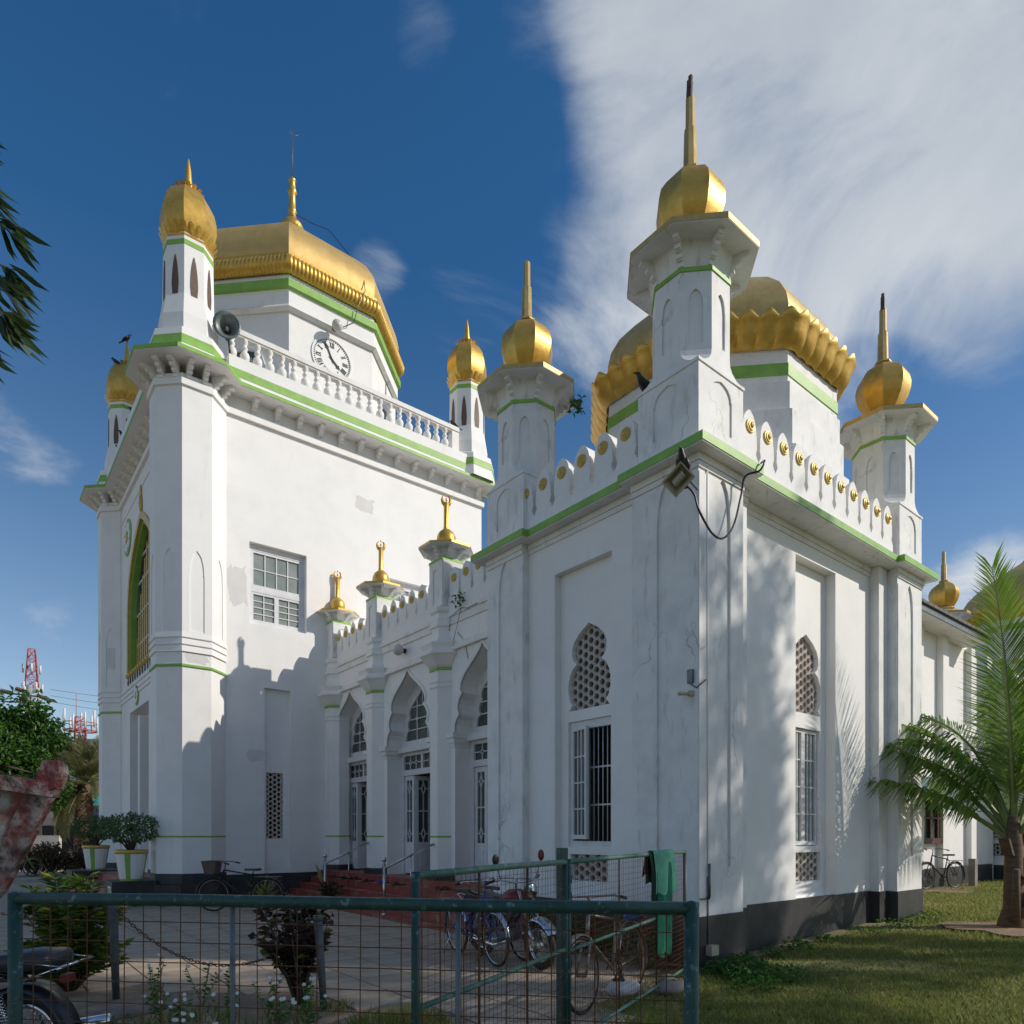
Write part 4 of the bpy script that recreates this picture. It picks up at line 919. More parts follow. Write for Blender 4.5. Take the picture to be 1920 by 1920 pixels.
# ------------------------------------------------------------------ wing behind the pavilion
def build_wing():
    bs = (13.2, 7.1, 0)
    root = thing('mosque_wing', 'low white rear wing with grey tiled eave between the two pavilions', 'building', bs)
    w = B(); w.box(13.14, 24.8, 7.1, 8.9, -.2, 7.05)
    w.obj('wall', WHITE, root, bs)
    p = B(); [p.box(x, x+.4, 6.94, 7.099, .7, 6.90) for x in (14.2, 16.4, 18.6, 20.3, 22.4)]; objs(p, 'pilaster', WHITE, root, bs)
    B().box(13.22, 24.3, 6.98, 7.098, -.2, .70).obj('plinth', BLACK, root, bs)
    B().box(13.25, 22.2, 6.45, 7.09, 6.90, 6.96).obj('eave_soffit', TRIM, root, bs)
    r0 = B().box(0, .30, 0, 1.0, 0, .055).obj('roof_tile', TILE, root); r0.location = (0.05, -.76, -.06+7.05); r0.rotation_euler = (rad(18), 0, 0)
    for i in range(1, 29):
        o = inst(r0, 'roof_tile', root, (0.05+.315*i, -.76, 6.99), (rad(18), 0, 0))
    gt = B(); gt.box(13.26, 22.2, 6.40, 6.44, 6.84, 6.97); gt.obj('gutter', GREYM, root, bs)
    g = B(); g.plate(lambda u, v, d: (17.2+u, 6.97-v*.95-d*.2, 3.05-v*.75+d*.05), rect(0, 3.4, 0, 1.2), [], 0, .3); g.obj('lean_to_roof', GROOF, root, bs)
    f = FY(6.97); wf = B(); [wf.fbox(f, *a, 0, .09) for a in ((18.9, 20.5, 1.35, 1.5), (18.9, 20.5, 2.55, 2.65), (18.9, 19.0, 1.5, 2.55), (19.5, 19.56, 1.5, 2.55), (20.0, 20.06, 1.5, 2.55), (20.4, 20.5, 1.5, 2.55), (19.0, 20.4, 2.0, 2.04))]
    o = wf.obj('window', RWOOD, root, bs); B().fbox(f, 19.0, 20.4, 1.5, 2.55, .06, .07).obj('pane', GLASS, o, bs)
build_wing()

# ------------------------------------------------------------------ ground
def gz(x, y): return max(0.0, min(.22, (x-6.9)*.029)) if y < 9.5 else 0.0
def build_ground():
    xs = [-900, -300, -120, -60, -30]+[-20+1.0*i for i in range(0, 52)]+[40, 60, 120, 300, 900]
    ys = [-900, -300, -100, -40, -20]+[-12+1.0*i for i in range(0, 60)]+[60, 90, 150, 300, 900]
    b = B(); n = len(ys)
    b.add([(x, y, gz(x, y)-(.05 if x < 6.0 else (.02))) for x in xs for y in ys], [(i*n+j, (i+1)*n+j, (i+1)*n+j+1, i*n+j+1) for i in range(len(xs)-1) for j in range(n-1)], 0, True)
    struct(b.obj('ground', GRNDM))
GRNDM = mk('lawn_soil', (.17, .165, .06), (.27, .215, .11), .9, .95, bump=.6, bscale=35, lo=.40, hi=.66, c3=(.34, .26, .16), s3=.5, l3=.56, h3=.72)
SOILM = mk('sandy_soil', (.36, .26, .17), (.23, .165, .11), 1.6, .95, bump=.5, bscale=40, c3=(.46, .36, .25), s3=2.5, l3=.5, h3=.7)
build_ground()
rng = random.Random(7)
def build_paving():
    root = D.objects.new('paving', None); COL.objects.link(root); struct(root)
    edge = [along(-14, 7.3), along(-4.4, 7.2), along(-3.2, 6.9), along(-2.2, 6.95), along(-1.5, 6.55), along(-.9, 6.5), along(-.5, 5.6), along(-.1, 4.7), along(.5, 4.9), (4.9, 4.4, 0), (5.9, 5.0, 0), (6.5, 5.5, 0)]
    poly = [(p[0], p[1]) for p in edge]+[(6.74, 9.0), (6.16, 9.1), (6.16, 17.2), (3.0, 17.4), (3.0, 26.0), (16, 30), (16, 75), (-40, 75), (-40, 10)]
    o = B().plate(lambda u, v, d: (u, v, -.012-d), poly, [], 0, .06).obj('joint_bed', SOILM, root)
    far = B().plate(lambda u, v, d: (u, v, -.004-d), [(-40, 26), (16, 30), (16, 75), (-40, 75)], [], 0, .003).obj('far_paving', PAVE, root)
    def inside(x, y):
        c = False; j = len(poly)-1
        for i in range(len(poly)):
            if (poly[i][1] > y) != (poly[j][1] > y) and x < (poly[j][0]-poly[i][0])*(y-poly[i][1])/(poly[j][1]-poly[i][1])+poly[i][0]: c = not c
            j = i
        return c
    s = .60; P = []
    for i in range(-70, 12):
        for j in range(4, 46):
            x, y = i*s+.1, j*s+.05
            v = Vector((x, y, 0)); d = v.dot(FW); r = v.dot(RT)
            if d < 4.5 or abs(r) > .82*d+.6 or d > 30: continue
            if not inside(x, y): continue
            if x > 3.0 and y > 16.0 and (x-4.165)**2+(y-17.4)**2 < 1.0: continue
            P.append((d, x, y))
    P.sort(); h = s/2-.009
    me = B().box(-h, h, -h, h, -.035, 0)
    first = None
    for k, (d, x, y) in enumerate(P[:300]):
        loc = (x, y, rng.uniform(-.003, .004)); rot = (rng.uniform(-.005, .005), rng.uniform(-.005, .005), rng.uniform(-.008, .008))
        if first is None: first = me.obj('paver', PAVE, root); first.location = loc; first.rotation_euler = rot
        else: inst(first, 'paver', root, loc, rot)
    b = B()
    for d, x, y in P[300:]: z = rng.uniform(-.003, .004); b.box(x-h, x+h, y-h, y+h, -.035, z)
    b.obj('pavers_beyond', PAVE, root, kind='stuff')
build_paving()
def blob(name, c, rx, ry, ang, z, M, seed, n=28, dep=.012):
    r_ = random.Random(seed); P = []
    for i in range(n):
        a = 2*PI*i/n; k = 1+.22*math.sin(3*a+seed)+.12*math.sin(7*a+seed*2)+r_.uniform(-.08, .08); x, y = rx*k*math.cos(a), ry*k*math.sin(a)
        P.append((c[0]+x*math.cos(ang)-y*math.sin(ang), c[1]+x*math.sin(ang)+y*math.cos(ang)))
    return struct(B().prism(P, z-dep, z).obj(name, M))
def soil_sheet():
    P = [along(-7, 2.0), along(1.0, 2.0), along(1.3, 3.2), along(1.0, 4.6), along(.6, 5.2), along(-.2, 6.4), along(-1.4, 6.8), along(-2.3, 7.2), along(-7, 7.6)]
    struct(B().prism([(p.x, p.y) for p in P], -.06, -.016).obj('bare_soil', SOILM))
soil_sheet()
blob('dirt_patch', (12.5, 3.35), 1.0, .8, .3, gz(12.5, 3)+.006, DIRT, 3)
blob('dirt_patch', along(2.35, 8.3), .55, .3, -.6, gz(8.2, 3.6)+.004, DIRT, 5)
blob('dirt_patch', (19.6, 6.4), 2.0, .45, .1, .226, DIRT, 8)

def build_lawn():
    r_ = random.Random(11); b = B(); n = 0
    while n < 95000:
        d = 4.6*math.exp(r_.random()*1.5); r = d*r_.uniform(.12, .86)
        p = along(r, d)
        if r < .27*d and (d > 7.7 or r_.random() < .62): continue
        if p.x < 13.25 and p.y > 4.835: continue
        if p.y > 6.9: continue
        if (p.x-12.5)**2+(p.y-3.35)**2 < r_.uniform(.2, 1.0): continue
        q = math.sin(p.x*1.7+p.y*.9)+math.sin(p.x*.6-p.y*2.1+1.3)+math.sin(p.x*3.1+p.y*2.7)
        if q < -1.2 and r_.random() < .6: continue
        z = gz(p.x, p.y)-.02; h = r_.uniform(.025, .062)*(1+.25*q*.5)*(1 if d < 9 else 1.15); w = (.0035+.0006*d)*r_.uniform(.7, 1.3)
        a = r_.uniform(0, 2*PI); ln = r_.uniform(.2, 1.1)*h; a2 = r_.uniform(0, 2*PI)
        dx, dy = math.cos(a)*w, math.sin(a)*w
        b.add([(p.x-dx, p.y-dy, z), (p.x+dx, p.y+dy, z), (p.x+math.cos(a2)*ln, p.y+math.sin(a2)*ln, z+h)], [(0, 1, 2)]); n += 1
    o = b.obj('lawn_grass', GRASS, kind='stuff'); tag(o, 'short patchy olive lawn growing right of the near pavilion', 'grass')
build_lawn()
def tuft(c, n, h, sp, r_, b, w=.006):
    for i in range(n):
        a = r_.uniform(0, 2*PI); q = r_.random()**.6*sp; x, y = c[0]+q*math.cos(a), c[1]+q*math.sin(a); a2 = r_.uniform(0, 2*PI); hh = h*r_.uniform(.5, 1.1)*(1-.4*q/sp); l = hh*r_.uniform(.2, .9)
        dx, dy = math.cos(a)*w, math.sin(a)*w; z = c[2] if len(c) > 2 else -.02
        mx_, my = x+math.cos(a2)*l*.4, y+math.sin(a2)*l*.4
        b.add([(x-dx, y-dy, z), (x+dx, y+dy, z), (mx_+dx*.7, my+dy*.7, z+hh*.6), (mx_-dx*.7, my-dy*.7, z+hh*.6), (x+math.cos(a2)*l, y+math.sin(a2)*l, z+hh*.95)], [(0, 1, 2, 3), (3, 2, 4)])
r_ = random.Random(21)
b = B()
for (r, d, n, h, sp) in ((-.95, 5.75, 700, .20, .42), (-1.25, 5.5, 260, .16, .3), (-.6, 5.5, 260, .13, .3), (-2.1, 5.7, 300, .13, .5), (-2.9, 5.9, 260, .12, .5), (-3.2, 5.3, 250, .09, .5), (-2.2, 4.9, 260, .08, .5), (-1.4, 4.9, 240, .08, .5), (1.35, 5.6, 420, .12, .5), (1.2, 4.9, 300, .08, .5), (-1.75, 6.3, 160, .12, .3)):
    tuft(along(r, d, -.02), n, h, sp, r_, b)
tag(b.obj('wild_grass', GRASS, kind='stuff'), 'tufts of wild green grass on the bare soil behind the front fence', 'grass')

# ------------------------------------------------------------------ vegetation
def leaves(b, c, R, n, L, w, r_, mi=0, shell=.55, droop=.3, flat=0):
    c = Vector(c)
    for i in range(n):
        while True:
            v = Vector((r_.uniform(-1, 1), r_.uniform(-1, 1), r_.uniform(-1, 1)))
            if .05 < v.length < 1: break
        v = v.normalized()*(shell+(1-shell)*r_.random()**.6 if r_.random() < .75 else r_.random())
        p = c+Vector((v.x*R[0], v.y*R[1], v.z*R[2])); d = v.normalized()*.6+Vector((r_.uniform(-1, 1), r_.uniform(-1, 1), r_.uniform(-1, .6)-droop))
        b.leaf(p, d, L*r_.uniform(.6, 1.25), w*r_.uniform(.7, 1.2), r_, mi)
def tree(name, label, base, trunk, blobs, L, w, M, seed, cat='tree', bark=BARK2, group=None, droop=.3, shell=.55):
    r_ = random.Random(seed); root = thing(name, label, cat, base, group=group)
    t = B()
    for pts, rs in trunk: t.tube(pts, rs, 8)
    t.obj('trunk', bark, root, base)
    b = B()
    for c, R, n in blobs:
        k = 1 if n < 300 else 7
        if k == 1: leaves(b, c, R, n, L, w, r_, shell=shell, droop=droop)
        else:      # clumps inside the big volume so that it shows gaps, lights and darks
            m_ = max(8, n//110)
            for j in range(m_):
                while True:
                    v = Vector((r_.uniform(-1, 1), r_.uniform(-1, 1), r_.uniform(-1, 1)))
                    if v.length < 1: break
                v = v.normalized()*(.35+.6*r_.random())
                cc = Vector(c)+Vector((v.x*R[0], v.y*R[1], v.z*R[2])); q = r_.uniform(.20, .34)
                leaves(b, cc, (R[0]*q, R[1]*q, R[2]*q*.8), n//m_, L, w, r_, shell=.3, droop=droop)
    b.obj('crown', M, root, base)
    return root
# trees that stand right of and behind the viewpoint and shade the yard; the last pair is added to dim sky light
def shade_tree(name, label, base, top, blobs, seed, L=.26, w=.11):
    b0 = Vector(base); tp = Vector(top)
    tr = [([b0, b0.lerp(tp, .5)+Vector((.15, .1, 0)), tp], [.26, .2, .12])]
    for c, R, n in blobs: tr.append(([b0.lerp(tp, .6), (Vector(c)+tp)/2, Vector(c)], [.12, .08, .03]))
    return tree(name, label, base, tr, blobs, L, w, TREEL, seed)
shade_tree('shade_tree', 'tall leafy tree beyond the right edge that dapples the pavilion wall', (22.5, -9.6, .2), (21.6, -9.0, 11.5),
    [((20.7, -8.1, 14.3), (1.75, 1.9, 2.9), 4200), ((20.0, -7.7, 11.6), (1.3, 1.6, 1.6), 1500), ((22.2, -11.6, 11.2), (3.0, 3.0, 2.0), 800), ((23.6, -9.4, 11.6), (1.3, 1.3, 1.1), 700), ((24.6, -12.5, 12.0), (2.2, 2.2, 1.6), 1500)], 31)
shade_tree('shade_tree', 'very tall tree far right of the viewpoint that shades the paved yard', (22.5, -15.2, 0), (21.6, -14.4, 14.0),
    [((21.2, -14.2, 17.2), (2.9, 2.9, 3.6), 6500), ((19.2, -14.0, 14.6), (1.8, 1.8, 1.8), 1600)], 32, .3, .13)
shade_tree('shade_tree', 'very tall tree behind the viewpoint that shades the front fence', (22.0, -19.0, 0), (21.2, -18.2, 14.0),
    [((20.7, -17.4, 17.2), (2.9, 2.9, 3.3), 6000), ((22.0, -20.6, 17.0), (2.6, 2.6, 3.0), 3500)], 33, .3, .13)
shade_tree('shade_tree', 'unseen leafy tree added behind the viewpoint to dim the reveals, left one of a pair', (-3.5, -12.0, 0), (-3.3, -11.8, 5.5), [((-3.4, -11.9, 6.4), (4.6, 3.2, 4.2), 5200)], 35, .5, .25)
shade_tree('shade_tree', 'unseen leafy tree added behind the viewpoint to dim the reveals, right one of a pair', (4.5, -13.5, 0), (4.4, -13.3, 5.5), [((4.2, -13.4, 6.4), (4.4, 3.0, 4.2), 5200)], 36, .5, .25)
# left background
tree('broadleaf_tree', 'dense dark green broadleaf tree at the left edge behind the boat bow', (2.4, 43.2, 0), [([(2.4, 43.2, 0), (2.6, 43.1, 2.6), (2.3, 43.4, 5)], [.4, .32, .2]), ([(2.6, 43.1, 2.4), (3.6, 42.4, 4.2)], [.2, .08])],
     [((1.5, 43.8, 6.2), (3.0, 2.8, 2.9), 13000), ((2.7, 42.9, 4.3), (1.7, 1.6, 2.0), 6500), ((1.0, 44.3, 3.6), (2.4, 2.0, 2.0), 4500)], .34, .17, TREEL, 41)
def frond(b, rb, p0, az, L, elev, droop, n, lw, ll, r_, curl=0.0, base_r=.03, hang=.5, skew=0.0, mi=0, start=.18, tipup=0):
    # one pinnate frond: arching rachis with paired leaflets; returns nothing
    pts = []; p = Vector(p0); e = elev; seg = 22; st = L/seg
    for i in range(seg+1):
        pts.append(p.copy()); a = az+curl*i/seg
        p = p+Vector((math.cos(a)*math.cos(e), math.sin(a)*math.cos(e), math.sin(e)))*st; e -= droop/seg*(.4+1.2*i/seg)
    rb.tube(pts, [base_r*(1-.9*i/seg) for i in range(seg+1)], 5)
    for i in range(n):
        t = start+(1-start)*(i+.5)/n; f = t*seg; k = min(int(f), seg-1); q = pts[k].lerp(pts[k+1], f-k); tg = (pts[k+1]-pts[k]).normalized()
        side = tg.cross(Vector((0, 0, 1)))
        if side.length < .05: side = Vector((math.cos(az+PI/2), math.sin(az+PI/2), 0))
        side.normalize(); upv = side.cross(tg).normalized()
        ln = ll*(.45+.55*math.sin(PI*min(1, .12+t*.93))) if t < .93 else ll*.42
        for s_ in (-1, 1):
            d = (side*s_*(.92-.45*t)+tg*(.45+.5*t)+upv*(.12+r_.uniform(-.10, .10))).normalized()
            l = ln*r_.uniform(.88, 1.1); w = lw*r_.uniform(.8, 1.15)
            m1 = q+d*l*.45; d2 = (d+Vector((0, 0, -hang*r_.uniform(.6, 1.2)))).normalized(); tip = m1+d2*l*.55
            a_ = (tg*.9+upv*.35*s_).normalized()*w*.5
            b.add([q-a_*.5, q+a_*.5, m1+a_, m1-a_, tip], [(0, 1, 2, 3), (3, 2, 4)], mi)
def rt_az(ang):      # azimuth measured from the right-hand direction towards the view direction
    v = RT*math.cos(ang)+FW*math.sin(ang); return math.atan2(v.y, v.x)
def coconut():
    r_ = random.Random(5); base = (12.71, 3.38, .12); root = thing('coconut_palm', 'young coconut palm with long green fronds on the lawn at the right edge', 'palm', base)
    t = B(); z0 = base[2]
    t.tube([(12.71, 3.38, z0-.1), (12.71, 3.38, z0+.1), (12.73, 3.37, z0+.35), (12.74, 3.38, z0+.8), (12.74, 3.38, z0+1.35), (12.74, 3.38, z0+1.75)], [.24, .21, .15, .13, .12, .08], 10)
    for k in range(9):
        a = r_.uniform(0, 2*PI); z = z0+.15+.15*k; q = .135; c = Vector((12.73+q*math.cos(a), 3.38+q*math.sin(a), z)); o = Vector((math.cos(a), math.sin(a), 0))
        t.obox(c+o*.05+Vector((0, 0, .08)), o*.03+Vector((0, 0, .01)), Vector((-o.y, o.x, 0))*.075, Vector((0, 0, .13))+o*.06)
    t.tube([(12.52, 3.30, z0+.15), (12.45, 3.27, z0+.55), (12.36, 3.24, z0+.95)], [.07, .055, .05], 6)
    t.obj('trunk', BARK, root, base)
    C0 = (12.74, 3.38, z0+1.35)
    specs = [  # (azimuth from right-hand direction, length, start elevation, droop, leaflet length, curl)
        (rad(205), 4.25, rad(89), rad(18), 1.0, 0), (rad(130), 4.0, rad(74), rad(118), .9, .1), (rad(141), 3.7, rad(56), rad(78), .9, .05), (rad(120), 3.5, rad(64), rad(120), .85, 0), (rad(150), 2.9, rad(42), rad(62), .85, 0), (rad(104), 3.8, rad(76), rad(96), .85, 0), (rad(136), 3.4, rad(80), rad(150), .85, .2),
        (rad(60), 4.0, rad(80), rad(60), .85, 0), (rad(10), 4.2, rad(74), rad(70), .9, 0), (rad(-40), 3.4, rad(62), rad(85), .85, 0), (rad(35), 3.4, rad(52), rad(95), .8, 0), (rad(-15), 4.0, rad(88), rad(30), 1.0, 0), (rad(85), 3.0, rad(58), rad(110), .75, 0)]
    for az, L, e, dr, ll, cu in specs:
        f = B(); s_ = B(); frond(f, s_, C0, rt_az(az), L, e, dr, 92, .036, ll, r_, cu, .045, .30 if dr < rad(35) else 1.5)
        st = s_.obj('frond_stalk', STALK, root, base); f.obj('leaflets', PALML, st, base)
coconut()
def date_palm():
    r_ = random.Random(6); base = (5.25, 44.5, 0); root = thing('date_palm', 'date palm with greyish fronds between the broadleaf tree and the hall', 'palm', base)
    t = B(); t.tube([(5.25, 44.5, 0), (5.25, 44.5, 2.0), (5.3, 44.5, 4.4)], [.42, .48, .36], 10)
    for k in range(60): a = k*2.4; z = .3+k*.065; t.obox((5.25+.45*math.cos(a), 44.5+.45*math.sin(a), z), (.06*math.cos(a), .06*math.sin(a), .05), (-.09*math.sin(a), .09*math.cos(a), 0), (0, 0, .05))
    t.obj('trunk', BARK, root, base); f = B(); s_ = B()
    for k in range(52):
        e = r_.uniform(-.7, 1.45); frond(f, s_, (5.3, 44.5, 4.3), k*2.4, r_.uniform(3.0, 4.2), e, r_.uniform(.8, 1.6), 34, .11, .75, r_, 0, .04, .2)
    s_.obj('frond_stalks', STALK, root, base); f.obj('fronds', DATEL, root, base)
date_palm()
def long_leaf_tree():
    r_ = random.Random(9); base = tuple(along(-5.2, 3.2)); root = thing('drooping_leaf_tree', 'tree past the upper left edge whose long drooping leaves hang into the sky', 'tree', base)
    t = B(); p0 = Vector(base); p1 = along(-4.9, 3.6, 5.6); t.tube([p0, along(-5.1, 3.3, 3), p1], [.2, .16, .08], 8)
    b = B()
    for k in range(17):
        r0 = -2.90-.22*r_.random()-.03*(k % 3); q = along(r0-.12, 4.0+r_.uniform(-.35, .35), 5.62-.071*k+r_.uniform(-.05, .05)); t.tube([p1, (p1+q)/2+Vector((0, 0, .25)), q], [.03, .016, .006], 5)
        for j in range(17):
            d = RT*r_.uniform(.1, .95)+FW*r_.uniform(-.5, .5)+Vector((0, 0, -r_.uniform(.25, 1.0))); L = r_.uniform(.16, .29); o = q+Vector((r_.uniform(-.03, .03), r_.uniform(-.03, .03), r_.uniform(-.03, .03)))
            d.normalize(); u = Vector((r_.uniform(-1, 1), r_.uniform(-1, 1), .3)); a = d.cross(u).normalized()*.0185; m1 = o+d*L*.35; d2 = (d+Vector((0, 0, -.22))+RT*.1).normalized(); m2 = m1+d2*L*.35; d3 = (d2+RT*.3).normalized(); b.add([o, m1+a, m1-a, m2+a*.8, m2-a*.8, m2+d3*L*.35], [(0, 1, 2), (1, 3, 4, 2), (3, 5, 4)])
    t.obj('trunk', BARK2, root, base); b.obj('crown', MANGOL, root, base)
long_leaf_tree()
def cloud_bush(name, label, base, blobs, L, w, M, seed):
    r_ = random.Random(seed); root = thing(name, label, 'shrub', base); b = B(); t = B(); p = Vector(base)
    for c, R, n in blobs:
        for j in range(max(5, n//90)):
            v = Vector((r_.uniform(-1, 1), r_.uniform(-1, 1), r_.uniform(-.7, 1))); v = v.normalized()*r_.uniform(.3, .85); cc = p+Vector(c)+Vector((v.x*R[0], v.y*R[1], v.z*R[2])); leaves(b, cc, (R[0]*.32, R[1]*.32, R[2]*.34), 90, L, w, r_, shell=.3, droop=.15); t.tube([p+Vector((c[0]*.5, c[1]*.5, 0)), cc], [.02, .008], 4)
    t.obj('stems', BARK2, root, base); b.obj('foliage', M, root, base)
def shrub(name, label, base, h, w, nst, nl, L, lw, M, seed, group=None, low=.25, up=.5, stemM=BARK2):
    r_ = random.Random(seed); root = thing(name, label, 'shrub', tuple(base), group=group); t = B(); b = B(); p0 = Vector(base)
    for k in range(nst):
        a = 2*PI*k/nst+r_.uniform(-.4, .4); q = w*.5*r_.uniform(.25, 1.0); hh = h*(low+(1-low)*r_.random()**.7)*(1.12-.35*(q/(w*.5))**2)
        tip = p0+Vector((q*math.cos(a), q*math.sin(a), hh)); mid = p0+Vector((q*.35*math.cos(a), q*.35*math.sin(a), hh*.45)); t.tube([p0+Vector((.03*math.cos(a), .03*math.sin(a), 0)), mid, tip], [.016, .011, .004], 5)
        for j in range(nl):
            f = 1-.55*r_.random()**1.6; s_ = mid.lerp(tip, (f-.45)/.55); a2 = r_.uniform(0, 2*PI); d = Vector((math.cos(a2), math.sin(a2), r_.uniform(-.25, 1.0)*up+.1)); b.leaf(s_, d, L*r_.uniform(.6, 1.15), lw*r_.uniform(.75, 1.2), r_)
    t.obj('stems', stemM, root, base); b.obj('foliage', M, root, base); return root
shrub('croton_shrub', 'yellow and green croton shrub behind the left end of the front fence', along(-4.56, 7.05, -.02), 1.16, 1.0, 64, 52, .16, .042, CROTL, 51, low=.16)
shrub('dark_croton_shrub', 'dark purple-leaved croton on a thin stem behind the front fence', along(-2.02, 6.5, -.02), .98, .86, 40, 17, .13, .065, DCROTL, 52, low=.42)
cloud_bush('purple_bush', 'large dark purple bush in front of the far shops, left of the striped pots', tuple(along(-17.9, 26.5)), [((0, 0, .62), (1.15, 1.0, .75), 2300), ((-.9, .1, .5), (.8, .8, .55), 1000), ((1.0, -.1, .45), (.7, .7, .5), 900)], .17, .06, BUSHL, 53)
cloud_bush('brown_bush', 'reddish brown bush at the foot of the date palm', tuple(along(-19.2, 31)), [((0, 0, .8), (.7, .7, .9), 1500)], .2, .06, BUSHL, 54)
def periwinkle(k, base, h, seed, label):
    r_ = random.Random(seed); root = thing('periwinkle', label, 'flower', tuple(base), group='white periwinkles behind the front fence'); t = B(); b = B(); f = B()
    for j in range(r_.randint(3, 5)):
        a = r_.uniform(0, 2*PI); q = r_.uniform(.03, .16); tip = Vector(base)+Vector((q*math.cos(a), q*math.sin(a), h*r_.uniform(.65, 1))); t.tube([Vector(base), tip], [.004, .003], 4)
        for m_ in range(12):
            s_ = Vector(base).lerp(tip, .25+.75*m_/12); a2 = r_.uniform(0, 2*PI); b.leaf(s_, Vector((math.cos(a2), math.sin(a2), .35)), r_.uniform(.035, .065), .024, r_)
        for q_ in range(1 if j % 2 else 2):
            o = tip+Vector((r_.uniform(-.02, .02), r_.uniform(-.02, .02), .012)); n_ = (Vector((-o.x, -o.y, .4))).normalized(); x_ = n_.cross(Vector((0, 0, 1))).normalized(); y_ = x_.cross(n_)
            for i in range(5): c_ = 2*PI*i/5; dv = x_*math.cos(c_)+y_*math.sin(c_); pv = n_.cross(dv); f.add([o, o+dv*.010+pv*.008, o+dv*.019, o+dv*.010-pv*.008], [(0, 1, 2, 3)])
    st = t.obj('stems', STALK, root, base); b.obj('foliage', WEEDL, root, base); f.obj('petals', PETAL, root, base, kind='stuff')
ps = [(-3.05, 5.9, .34), (-2.75, 5.7, .30), (-2.55, 6.1, .42), (-2.35, 5.6, .30), (-2.15, 6.0, .36), (-1.95, 5.7, .30), (-1.8, 6.05, .38), (-2.6, 5.3, .24), (-3.3, 6.3, .5), (-2.9, 6.4, .44), (-1.65, 5.6, .34), (-2.2, 5.2, .2)]
ORD = ('first', 'second', 'third', 'fourth', 'fifth', 'sixth', 'seventh', 'eighth', 'ninth', 'tenth', 'eleventh', 'twelfth')
ps.sort(key=lambda q: q[0]/q[1])
for k, (r, d, h) in enumerate(ps): periwinkle(k, along(r, d, -.02), h, 60+k, 'white-flowered periwinkle, '+ORD[k]+' from the left in the bed behind the front fence')
def weeds(name, label, pts, n, L, w, h, M, seed):
    r_ = random.Random(seed); b = B()
    for c, sp in pts:
        for k in range(n):
            a = r_.uniform(0, 2*PI); q = sp*r_.random()**.6; p = Vector((c[0]+q*math.cos(a), c[1]+q*math.sin(a), c[2]+h*r_.random()*(1-.5*q/sp))); a2 = r_.uniform(0, 2*PI); b.leaf(p, Vector((math.cos(a2), math.sin(a2), r_.uniform(-.1, .6))), L*r_.uniform(.6, 1.2), w*r_.uniform(.7, 1.2), r_)
    return tag(b.obj(name, M, kind='stuff'), label, 'weeds')
weeds('weed_patch', 'low green weeds at the near corner of the pavilion', [((6.75, 4.55, .0), .22), ((7.0, 4.45, .01), .28), ((7.3, 4.6, .01), .2), ((6.7, 4.2, 0), .3), ((6.45, 4.0, -.02), .3), ((7.0, 4.0, 0), .3)], 170, .065, .045, .2, WEEDL, 71)
weeds('weed_patch', 'scattered small weeds along the black plinth of the pavilion', [((8.1, 4.72, .03), .18), ((8.7, 4.72, .04), .22), ((9.5, 4.75, .06), .16), ((10.8, 4.7, .1), .3), ((11.6, 4.65, .12), .3), ((12.3, 4.55, .14), .3), ((13.1, 4.6, .16), .25), ((9.0, 4.9, .05), .15)], 70, .06, .04, .15, WEEDL, 72)

# ------------------------------------------------------------------ fence and gate of green pipe and wire
def wire_panel(root, p0, p1, z0, z1, nv, nh, M, r, off=(0, 0, 0), wob=0.0, seed=1):
    # single wires, each an object sharing one unit rod
    r_ = random.Random(seed); p0, p1 = Vector(p0), Vector(p1); L = (p1-p0).length; a = math.atan2(p1.y-p0.y, p1.x-p0.x)
    rod = B().tube([(0, 0, 0), (0, 0, 1)], 1, 5); f = None
    for i in range(1, nv):
        t = i/nv+r_.uniform(-wob, wob)/L; q = p0.lerp(p1, t)
        loc = (q.x-root.location.x+off[0], q.y-root.location.y+off[1], z0); rot = (r_.uniform(-wob, wob), r_.uniform(-wob, wob), 0)
        if f is None: f = rod.obj('wire', M, root); f.location = loc; f.scale = (r, r, z1-z0)
        else: inst(f, 'wire', root, loc, rot, (r, r, z1-z0))
    for i in range(1, nh):
        z = z0+(z1-z0)*i/nh+r_.uniform(-wob, wob)*.5
        loc = (p0.x-root.location.x+off[0]*.3, p0.y-root.location.y+off[1]*.3, z)
        o = inst(f, 'wire', root, loc, (0, PI/2+r_.uniform(-wob, wob)*.3, a), (r, r, L))
def front_fence():
    A, Bp = Vector((.20, 4.09, 0)), Vector((2.37, 1.75, 0)); root = thing('front_fence', 'low dark green pipe fence with rusty square wire mesh across the foreground', 'fence', tuple(A))
    bs = tuple(A); zt = 1.29; r = .029
    def P(t, z): q = A.lerp(Bp, t); return (q.x, q.y, z)
    B().tube([P(0, zt-.002), P(.25, zt+.003), P(.5, zt), P(.75, zt-.003), P(1, zt)], r, 12).obj('top_rail', PIPE, root, bs)
    for t in (0, 1): B().tube([P(t, -.1), P(t, zt+.026)], .031, 12).ball(P(t, zt+.002), .0315, n=12).obj('post', PIPE, root, bs)
    for t in (.355, .688): B().tube([P(t, .1), P(t, zt)], .0125, 6).obj('upright', GREYM, root, bs)
    B().tube([P(0, .12), P(1, .12)], .022, 8).obj('bottom_rail', PIPE, root, bs)
    wire_panel(root, P(.004, 0), P(.996, 0), .12, zt, 33, 12, IRON, .0026, (-.006, -.006, 0), .006, 3)
front_fence()
